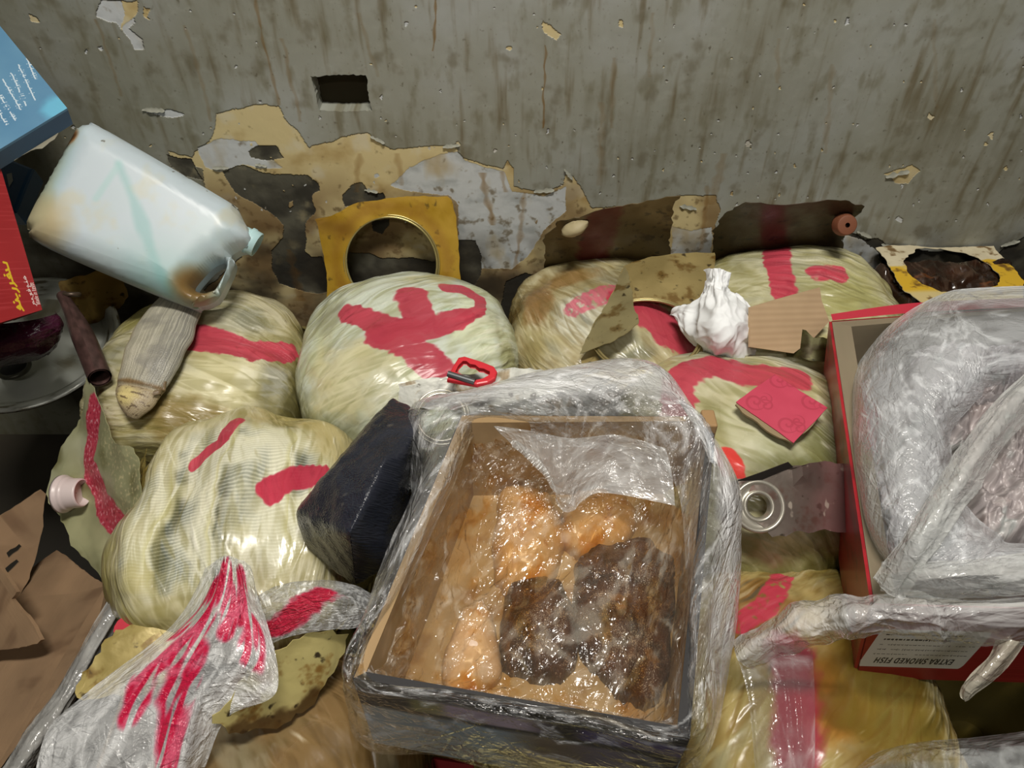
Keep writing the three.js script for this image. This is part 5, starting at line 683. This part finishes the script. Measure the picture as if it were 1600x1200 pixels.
  const omat = new THREE.MeshPhysicalMaterial({ map: om.map, transmission: 1, transmissionMap: om.spare(), thickness: 0, ior: 1.65, roughness: 0.17, bumpMap: crease.clone(), bumpScale: 0.005, side: THREE.DoubleSide }); omat.bumpMap.repeat.set(8, 1.4); omat.bumpMap.needsUpdate = true;
  part(t, 'film', drape(rows, { nu: 420, nv: 80, closed: true, unit: true, disp: (u, v, X, Yy) => { const k = sstep(0, 0.2, v); return (0.3 + 0.7 * k) * (0.0026 * crumple(X * 6, Yy * 15, 2) + 0.004 * noise(X * 9, Yy * 12)) + 0.001; } }), omat);
  // a loose flap of film hanging into the back of the box
  part(t, 'film_flap', drape(px([[[770, 664, 0.55], [830, 672, 0.552], [890, 684, 0.552], [960, 680, 0.552], [1040, 700, 0.55]], [[800, 690, 0.535], [840, 720, 0.53], [880, 750, 0.525], [950, 720, 0.53], [1050, 740, 0.535]], [[840, 715, 0.52], [860, 748, 0.515], [884, 800, 0.50], [935, 770, 0.51], [1055, 790, 0.52]]]), { nu: 120, nv: 50, disp: wrinkle(0.005, 30, 1, 1, 8) }), filmMat(0.7));
}

// ---------- red box of frozen meat on the right ----------
{
  const rim = [Y(1366, 942, 0.53), V(0.61, 0.53, -0.285), V(0.64, 0.53, -0.655), Y(1300, 503, 0.53)];
  const t = thing('meat_box', 'red cardboard box with a white printed label, full of bagged minced meat', 'box', V(0.4, 0.41, -0.45));
  const wood = surf(paint(384, 192, (u, v, o) => { const f = fbm(u * 5, v * 12, 4), g = noise(u * 4, v * 60); o[0] = 128 + 18 * f + 6 * g; o[1] = 116 + 16 * f + 6 * g; o[2] = 94 + 14 * f + 5 * g; mix3(o, 90, 78, 58, 0.5 * sstep(0.2, 0.6, fbm(u * 14, v * 14, 3))); o[3] = 0.5 + 0.2 * g; o[4] = 0.8; }), 0.0006);
  const B = openBox(t, rim, 0.126, [0.008, 0.006, 0.004, 0.018], wood, ['side_panel', 'side_panel', 'side_panel', 'side_panel'], 0.026);
  const label = raster(1024, 256, (x, w, h) => { x.fillStyle = '#000'; x.fillRect(0, 0, w, h); x.fillStyle = '#f00'; x.beginPath(); x.roundRect(10, 8, w - 20, h - 16, 34); x.fill(); x.fillStyle = '#ff0'; x.save(); x.scale(1.55, 1); x.font = 'bold 50px sans-serif'; x.fillText('EXTRA SMOKED FISH', 82, 70); x.restore();
    const r = rng(3); for (let row = 0; row < 5; row++) { let X = 60 + 30 * (row % 2); while (X < 940) { const L = 10 + r() * 26; if (r() < 0.86) x.fillRect(X, 92 + row * 30, L, row > 2 ? 9 : 4); if (r() < 0.4) x.fillRect(X + 2, 88 + row * 30, 3, 12); X += L + 6 + r() * 8; } } });
  const face = paint(2048, 320, (u, v, o) => { const f = fbm(u * 12, v * 4, 3); o[0] = 146 + 14 * f; o[1] = 24 + 8 * f; o[2] = 28 + 8 * f; o[4] = 0.45; mix3(o, 190, 70, 66, 0.3 * sstep(0.3, 0.6, noise(u * 3, v * 60)));
    const lu = (u - 0.055) / 0.265, lv = (v - 0.16) / 0.56, k = lu > 0 && lu < 1 && lv > 0 && lv < 1; if (k && label(1 - lu, 1 - lv, 0) > 0.5) { o[0] = o[1] = 214; o[2] = 206; if (label(1 - lu, 1 - lv, 1) > 0.4) { o[0] = o[1] = o[2] = 40; } } }, THREE.ClampToEdgeWrapping);
  const fm = flatPrint(face, 0.45), red = flatPrint(paint(384, 128, (u, v, o) => { const f = fbm(u * 9, v * 4, 4), w = noise(u * 6, v * 3); o[0] = 158 + 16 * f; o[1] = 34 + 10 * f; o[2] = 42 + 10 * f; mix3(o, 110, 84, 74, 0.75 * sstep(0.15, 0.5, fbm(u * 5 + 2, v * 3, 4))); mix3(o, 60, 14, 18, 0.5 * sstep(0.1, 0.5, -f)); }), 0.3);
  const out = (i) => rim[i].clone().add(rim[(i + 1) % 4]).multiplyScalar(0.5).sub(B.c).setY(0);
  [fm, red, red, red].forEach((m, i) => part(B.walls[i], 'printed_cover', skin(rim[i], rim[(i + 1) % 4], 0.126, out(i), i === 3 ? 0.003 : 0.0015, 0.026), m, i ? undefined : 'red front with a rounded white label printed upside down'));
  const e = (a, b) => part(t, 'lid_edge', drape([[a.clone(), a.clone().lerp(b, 0.3).add(V(0, 0.003, 0)), a.clone().lerp(b, 0.7), b.clone()], [a.clone().add(V(0, 0.002, -0.008)), a.clone().lerp(b, 0.3).add(V(0, 0.006, -0.012)), a.clone().lerp(b, 0.7).add(V(0, 0.005, -0.009)), b.clone().add(V(0, 0.002, -0.008))]], { nu: 40, nv: 6 }), plain(0xb02c3c, 0.4)); e(rim[3].clone().add(V(0, 0.002, 0)), rim[2].clone().add(V(0, 0.002, 0)));
  // support under the box, seen only as darkness between things
  tin('square tin below the red meat box, in shadow', 0.50, -0.54, 0.34); tin('square tin in the dark lower right corner, below the meat box front', 0.515, -0.30, 0.32);
  // minced meat
  const meatTex = paint(768, 768, (u, v, o) => { const x = u * 14, y = v * 14, f = fbm(x, y, 5), c = crumple(x * 0.9, y * 0.9, 3); o[0] = 152 + 26 * f; o[1] = 144 + 26 * f; o[2] = 144 + 26 * f; mix3(o, 146, 130, 126, 0.5 * sstep(0.0, 0.5, fbm(x * 0.7 + 5, y * 0.7, 3))); mix3(o, 176, 190, 186, 0.5 * sstep(0.15, 0.5, fbm(x * 0.8 + 15, y * 0.8, 3))); mix3(o, 70, 62, 58, 0.6 * sstep(-0.05, -0.55, c)); mix3(o, 206, 198, 196, 0.4 * sstep(0.45, 0.8, c)); o[3] = 0.5 + 0.35 * c; o[4] = 0.34; });  // crevice shade and ridge highlights painted into the colour along the relief
  const mc = V(0.46, 0, -0.47); const mg = gridGeo(230, 210, (u, v) => { const x = lerp(0.362, 0.615, u), z = lerp(-0.62, -0.315, v), e2 = Math.min(sstep(0, 0.16, u), sstep(0, 0.16, v), sstep(1, 0.9, u), sstep(1, 0.84, v)); const h = 0.44 + 0.095 * e2 + 0.022 * fbm(x * 18, z * 18, 3) + 0.017 * crumple(x * 30, z * 30, 3) + 0.003 * noise(x * 190, z * 190); return V(x + 0.15 * (z + 0.47) * -1, h, z); }, (u, v) => [u * 1.0, v * 1.0]);
  const meat = single('minced_meat', 'lumpy grey pink frozen minced meat in the bag of the red box', 'meat', mg, surf(meatTex, 0.005)); 
  // frosted bag over the meat: outside edge in, leaving an opening over the meat
  const cb = thing('clear_bag', 'frosty clear bag bulging out of the red meat box', 'bag', V(0.45, 0.45, -0.45));
  const S = [
    [[1840, 452, 0.55], [1840, 470, 0.585], [1840, 510, 0.60], [1840, 560, 0.598], [1840, 596, 0.575]],
    [[1545, 452, 0.55], [1548, 470, 0.585], [1560, 520, 0.60], [1565, 570, 0.598], [1570, 602, 0.572]],
    [[1462, 466, 0.545], [1470, 484, 0.58], [1495, 535, 0.60], [1520, 590, 0.595], [1530, 622, 0.57]],
    [[1390, 512, 0.535], [1404, 528, 0.572], [1440, 570, 0.595], [1480, 620, 0.592], [1500, 650, 0.565]],
    [[1345, 580, 0.525], [1362, 590, 0.565], [1410, 620, 0.592], [1460, 660, 0.588], [1482, 684, 0.56]],
    [[1334, 680, 0.52], [1352, 684, 0.562], [1400, 694, 0.588], [1455, 710, 0.585], [1478, 722, 0.558]],
    [[1346, 780, 0.515], [1362, 778, 0.555], [1410, 770, 0.582], [1465, 764, 0.58], [1494, 766, 0.555]],
    [[1372, 870, 0.51], [1388, 860, 0.548], [1430, 835, 0.575], [1490, 815, 0.575], [1522, 806, 0.555]],
    [[1420, 925, 0.51], [1430, 905, 0.545], [1470, 880, 0.568], [1530, 855, 0.572], [1560, 838, 0.555]],
    [[1520, 945, 0.51], [1525, 925, 0.545], [1545, 895, 0.565], [1590, 870, 0.572], [1610, 850, 0.555]],
    [[1880, 950, 0.51], [1880, 930, 0.545], [1880, 900, 0.565], [1880, 870, 0.572], [1880, 850, 0.555]]];
  const frost = paint(640, 384, (u, v, o) => { const w = crumple(u * 15, v * 6, 3), f = fbm(u * 7, v * 4, 4), s = noise(u * 220, v * 130); o[0] = 244; o[1] = 248; o[2] = 252; o[5] = 0.64 - 0.22 * sstep(0.5, 0.95, w) - 0.4 * sstep(0.26, 0.02, v + 0.1 * f) + 0.26 * sstep(0.0, 0.45, -f); });
  const fmat = new THREE.MeshPhysicalMaterial({ map: frost.map, transmission: 1, transmissionMap: frost.spare(), thickness: 0, ior: 1.65, roughness: 0.2, bumpMap: crease.clone(), bumpScale: 0.003, side: THREE.DoubleSide }); fmat.bumpMap.repeat.set(5, 1.6); fmat.bumpMap.needsUpdate = true;
  part(cb, 'film', drape([0, 1, 2, 3, 4].map((k) => S.map((s) => Y(...s[k]))), { nu: 260, nv: 110, unit: true, disp: (u, v, X, Yy) => 0.003 * crumple(X * 5, Yy * 8, 2) + 0.004 * noise(X * 9, Yy * 9) + 0.001 }), fmat);
  part(cb, 'film_fold', drape(px([[[1370, 905, 0.555], [1420, 830, 0.590], [1480, 735, 0.605], [1550, 640, 0.612], [1650, 540, 0.61]], [[1388, 925, 0.56], [1440, 845, 0.604], [1500, 750, 0.622], [1566, 655, 0.626], [1660, 565, 0.62]], [[1405, 935, 0.553], [1465, 850, 0.588], [1525, 760, 0.60], [1580, 680, 0.606], [1660, 605, 0.60]]]), { nu: 200, nv: 50, disp: (u, v, X, Yy) => 0.004 * crumple(X * 6, Yy * 30, 3) }), filmMat(0.62, 0xeef0ee));
  part(cb, 'film_fold', drape(px([[[1380, 880, 0.55], [1440, 880, 0.578], [1510, 878, 0.588], [1580, 872, 0.59], [1660, 860, 0.59]], [[1378, 905, 0.55], [1440, 905, 0.585], [1510, 900, 0.60], [1580, 900, 0.602], [1660, 890, 0.60]], [[1384, 930, 0.54], [1440, 930, 0.565], [1510, 928, 0.57], [1580, 925, 0.575], [1660, 918, 0.575]]]), { nu: 160, nv: 46, disp: (u, v, X, Yy) => 0.004 * crumple(X * 7 + 4, Yy * 26, 3) }), filmMat(0.65, 0xeef0ee));
}
{ // film pulled over the front of the meat box, a veil hanging from it, and its twisted end
  const t = thing('plastic_wrap', 'bunched clear plastic draped over the front edge of the meat box', 'plastic', V(0.4, 0.40, -0.27));
  part(t, 'bunch', drape(px([[[1150, 1010, 0.46], [1200, 972, 0.48], [1260, 945, 0.505], [1345, 934, 0.535], [1440, 936, 0.552], [1530, 934, 0.556], [1860, 920, 0.556]], [[1152, 1024, 0.475], [1206, 988, 0.505], [1268, 962, 0.53], [1350, 950, 0.555], [1440, 950, 0.565], [1530, 948, 0.568], [1860, 938, 0.568]], [[1160, 1034, 0.47], [1215, 1005, 0.50], [1280, 985, 0.528], [1352, 970, 0.55], [1445, 970, 0.56], [1530, 970, 0.562], [1860, 958, 0.562]], [[1175, 1040, 0.455], [1240, 1016, 0.478], [1300, 1002, 0.50], [1358, 988, 0.53], [1450, 996, 0.535], [1530, 1002, 0.53], [1860, 984, 0.535]]]), { nu: 320, nv: 70, disp: (u, v, X, Yy) => 0.005 * crumple(X * 9, Yy * 22, 3) + 0.004 * noise(X * 26, Yy * 12) }), filmMat(0.6, 0xf0f2f2, 0.12, 0.005));
  part(t, 'veil', drape(px([[[1150, 1016, 0.462], [1186, 996, 0.478], [1226, 1008, 0.49], [1268, 1010, 0.49]], [[1170, 1090, 0.452], [1196, 1080, 0.46], [1232, 1090, 0.462], [1272, 1094, 0.46]], [[1184, 1240, 0.43], [1210, 1240, 0.436], [1240, 1240, 0.436], [1272, 1240, 0.432]]]), { nu: 70, nv: 110, disp: (u, v, X, Yy) => 0.004 * crumple(X * 40, Yy * 5, 2) }), filmMat(0.9, 0xeef0f0, 0.14, 0.003));
  part(t, 'twist', drape(px([[[1600, 996, 0.53], [1578, 1030, 0.52], [1548, 1064, 0.51], [1522, 1084, 0.505], [1512, 1094, 0.50]], [[1585, 1000, 0.54], [1560, 1030, 0.53], [1536, 1056, 0.52], [1512, 1076, 0.51], [1506, 1092, 0.50]], [[1556, 1000, 0.53], [1546, 1026, 0.52], [1524, 1050, 0.51], [1506, 1072, 0.505], [1504, 1092, 0.50]]]), { nu: 70, nv: 30, disp: (u, v, X, Yy) => 0.003 * crumple(X * 10, Yy * 60, 2) }), filmMat(0.5, 0xd8d2c0));
  const t2 = thing('clear_bag', 'glossy clear bag at the bottom right corner of the view', 'bag', V(0.4, 0.44, -0.14));
  part(t2, 'film', drape(px([[[1320, 1215, 0.44], [1370, 1182, 0.45], [1440, 1164, 0.46], [1520, 1156, 0.465], [1680, 1140, 0.465]], [[1330, 1232, 0.455], [1400, 1196, 0.485], [1460, 1180, 0.495], [1530, 1172, 0.50], [1680, 1160, 0.50]], [[1340, 1300, 0.45], [1420, 1260, 0.485], [1480, 1250, 0.50], [1560, 1240, 0.505], [1700, 1230, 0.505]]]), { nu: 150, nv: 60, disp: wrinkle(0.006, 26, 0.5, 1.4, 5) }), filmMat(0.86, 0xe8ecec, 0.1, 0.005));
}
{ // red smeared clear bag over the lower left tin
  const t = thing('clear_bag', 'clear plastic bag smeared with red paint, draped over the torn gold lid', 'bag', V(-0.22, 0.36, -0.22));
  const rows = px([[[326, 890, 0.475], [340, 874, 0.486], [356, 868, 0.49], [372, 874, 0.486], [384, 888, 0.475]], [[268, 980, 0.43], [306, 955, 0.455], [344, 940, 0.468], [384, 945, 0.458], [418, 975, 0.45]], [[140, 1082, 0.415], [226, 1036, 0.43], [308, 1020, 0.448], [380, 1026, 0.452], [432, 1080, 0.438]], [[76, 1140, 0.40], [170, 1110, 0.415], [262, 1100, 0.425], [322, 1096, 0.43], [356, 1120, 0.42]], [[52, 1230, 0.38], [130, 1220, 0.395], [226, 1214, 0.40], [284, 1206, 0.395], [318, 1196, 0.38]]]);
  // red strokes in the sheet's own coordinates (0..1 across, 0..1 down)
  const R = [[[[0.5, 0.08], [0.45, 0.3], [0.42, 0.45], [0.55, 0.68], [0.62, 0.95]], 0.075], [[[0.75, 0.12], [0.7, 0.3]], 0.08], [[[0.42, 0.4], [0.33, 0.6], [0.36, 0.78]], 0.05], [[[0.36, 0.2], [0.3, 0.32]], 0.08], [[[0.8, 0.36], [0.78, 0.46]], 0.08], [[[0.5, 0.5], [0.52, 0.72], [0.6, 0.9]], 0.075], [[[0.6, 0.15], [0.62, 0.4]], 0.06]];
  const tx = paint(512, 640, (u, v, o) => { const w = crumple(u * 7 + 2, v * 3.2, 3), f = fbm(u * 5, v * 6, 4); o[0] = 250; o[1] = 252; o[2] = 252; o[5] = 0.66 - 0.26 * sstep(0.25, 0.85, w) - 0.14 * f; let k = 0; for (const [p, wd] of R) k = Math.max(k, sstep(wd * 1.25, wd * 0.7, segDist(u, v, p) + 0.04 * fbm(u * 8, v * 5, 3))); k *= sstep(-0.3, 0.15, noise(u * 26, v * 5) + 0.2); mix3(o, 206, 34, 72, k); mix3(o, 236, 150, 170, k * 0.5 * sstep(0.3, 0.7, w)); o[5] *= 1 - 0.8 * k; }, THREE.ClampToEdgeWrapping);
  const m = new THREE.MeshPhysicalMaterial({ map: tx.map, transmission: 1, transmissionMap: tx.spare(), thickness: 0, ior: 1.65, roughness: 0.17, bumpMap: crease.clone(), bumpScale: 0.005, side: THREE.DoubleSide }); m.bumpMap.repeat.set(1.6, 2); m.bumpMap.needsUpdate = true;
  part(t, 'film', drape(rows, { nu: 150, nv: 190, unit: true, disp: (u, v, X, Yy) => 0.004 * crumple(X * 11 + 2, Yy * 4, 2) + 0.004 * noise(X * 14, Yy * 8) }), m, 'film with red smears');
  const wing = px([[[396, 934, 0.452], [440, 916, 0.462], [500, 908, 0.468], [552, 914, 0.462], [588, 934, 0.45]], [[404, 960, 0.445], [446, 944, 0.46], [504, 936, 0.465], [556, 942, 0.458], [586, 958, 0.448]], [[416, 1010, 0.43], [452, 994, 0.44], [506, 984, 0.445], [550, 982, 0.44], [580, 984, 0.435]]]);
  const tw = paint(384, 192, (u, v, o) => { const w = crumple(u * 9, v * 4, 3); o[0] = 236; o[1] = 238; o[2] = 238; o[5] = 0.78 - 0.3 * sstep(0.25, 0.85, w); const k = sstep(0.16, 0.08, segDist(u, v, [[0.04, 0.75], [0.22, 0.8], [0.5, 0.4]]) + 0.06 * fbm(u * 14, v * 8, 3)); mix3(o, 204, 36, 70, k); o[5] *= 1 - 0.75 * k; }, THREE.ClampToEdgeWrapping);
  const mw = m.clone(); mw.map = tw.map; mw.transmissionMap = tw.spare(); part(t, 'film_wing', drape(wing, { nu: 130, nv: 60, unit: true, disp: wrinkle(0.005, 30, 1, 1, 2) }), mw, 'film with a red blot');
  // loose yellowish film of the near left fish bag
  const y = thing('plastic_wrap', 'loose yellowish film hanging off the front left of the grey striped fish bag', 'plastic', V(-0.33, 0.34, -0.38));
  part(y, 'film', drape(px([[[232, 700, 0.425], [222, 790, 0.42], [226, 870, 0.415], [260, 920, 0.41], [330, 935, 0.412]], [[214, 730, 0.40], [206, 800, 0.395], [210, 880, 0.39], [250, 945, 0.39], [330, 965, 0.385]], [[205, 745, 0.36], [200, 810, 0.355], [206, 905, 0.35], [235, 972, 0.345], [320, 990, 0.34]]]), { nu: 150, nv: 60, disp: wrinkle(0.004, 26, 0.6, 1.2, 7) }), filmMat(0.7, 0xdcc878, 0.14, 0.004));
  const s = thing('plastic_wrap', 'crumpled grey film along the edge of the brown carton', 'plastic', V(-0.42, 0.35, -0.3));
  part(s, 'film', drape(px([[[176, 936, 0.365], [130, 1010, 0.365], [90, 1080, 0.365], [40, 1150, 0.365], [0, 1215, 0.365]], [[184, 944, 0.378], [142, 1018, 0.378], [104, 1086, 0.378], [56, 1158, 0.378], [14, 1225, 0.378]], [[192, 952, 0.36], [156, 1024, 0.36], [118, 1090, 0.36], [72, 1164, 0.36], [30, 1230, 0.36]]]), { nu: 160, nv: 30, disp: (u, v, X, Yy) => 0.004 * crumple(X * 8, Yy * 70, 3) }), filmMat(0.6, 0xd4d4d0, 0.2, 0.004));
  const p = thing('purple_bag', 'dark purple plastic bag squeezed under the red carton', 'bag', V(-0.6, 0.42, -0.7));
  part(p, 'film', drape(px([[[-60, 510, 0.51], [0, 506, 0.512], [50, 500, 0.51], [80, 492, 0.505], [88, 486, 0.50]], [[-60, 540, 0.49], [0, 536, 0.495], [50, 528, 0.495], [85, 518, 0.488], [96, 512, 0.48]], [[-60, 572, 0.455], [0, 562, 0.46], [45, 556, 0.46], [76, 548, 0.455], [92, 530, 0.455]], [[-60, 585, 0.42], [0, 575, 0.42], [40, 568, 0.42], [70, 556, 0.42], [84, 540, 0.42]]]), { nu: 110, nv: 60, disp: wrinkle(0.006, 24, 1, 1, 9) }), plain(0x3a0c26, 0.22, { bumpMap: crease, bumpScale: 0.003 }));
}
{ // tin of dark brown paste at the back right
  const pl = planeOf(Z(1380, 420, -0.86), Z(1580, 420, -0.86), Z(1480, 386, -0.925)), out = [[1368, 388], [1420, 384], [1500, 385], [1552, 386], [1572, 410], [1600, 440], [1600, 470], [1440, 474], [1410, 452], [1396, 426]];
  const hole = [[1411, 412], [1418, 400], [1436, 388], [1470, 386], [1510, 394], [1545, 412], [1562, 430], [1560, 444], [1540, 452], [1470, 458], [1440, 446], [1418, 428]];
  const t = tin('square tin of dark brown paste with a dirty white and yellow top, back right corner', 0.615, -0.79, 0.355, tinMat, 'square fish tins');
  part(t, 'lid', plate(pl, out, { holes: [hole], jag: 0.001, bend: (x, y) => 0.002 * Math.sin(x * 40) }), surf(plateTex(pl, out, 384, 256, (x, y, o, u, v) => { const f = fbm(x * 30, y * 30, 4); o[0] = 206 + 20 * f; o[1] = 196 + 20 * f; o[2] = 166 + 20 * f; mix3(o, 206, 164, 30, 0.9 * sstep(0.62, 0.56, v + 0.1 * f + (u < 0.5 ? 0 : -0.12))); mix3(o, 200, 188, 150, 0.8 * sstep(0.22, 0.14, v)); mix3(o, 84, 56, 22, 0.75 * sstep(0.1, 0.45, fbm(x * 50, y * 50, 4))); o[3] = 0.5 + 0.2 * f; o[4] = 0.5; }), 0.0008), 'dirty white and yellow top cut open');
  const g = gridGeo(90, 70, (u, v) => { const a = Y(1405, 415, 0.40), x = lerp(0.49, 0.74, u), z = lerp(-0.90, -0.70, v), e = Math.min(sstep(0, 0.1, u), sstep(1, 0.8, u), sstep(0, 0.1, v), sstep(1, 0.8, v)); return V(x, 0.30 + 0.118 * e + 0.014 * fbm(x * 20, z * 20, 3) + 0.006 * crumple(x * 30, z * 30, 3) * e, z); }, (u, v) => [u, v]);
  single('brown_paste', 'glossy dark brown fermented fish in film inside the white and yellow topped tin', 'paste', g, surf(paint(384, 384, (u, v, o) => { const f = fbm(u * 6, v * 6, 5), c = crumple(u * 12, v * 4, 3); o[0] = 42 + 24 * f; o[1] = 26 + 14 * f; o[2] = 17 + 9 * f; mix3(o, 130, 70, 30, 0.6 * sstep(0.2, 0.5, fbm(u * 9 + 3, v * 9, 4))); mix3(o, 120, 104, 90, 0.3 * sstep(0.5, 0.8, c)); o[3] = 0.5 + 0.35 * c; o[4] = 0.2; }), 0.003));
}

renderer.render(scene, camera);
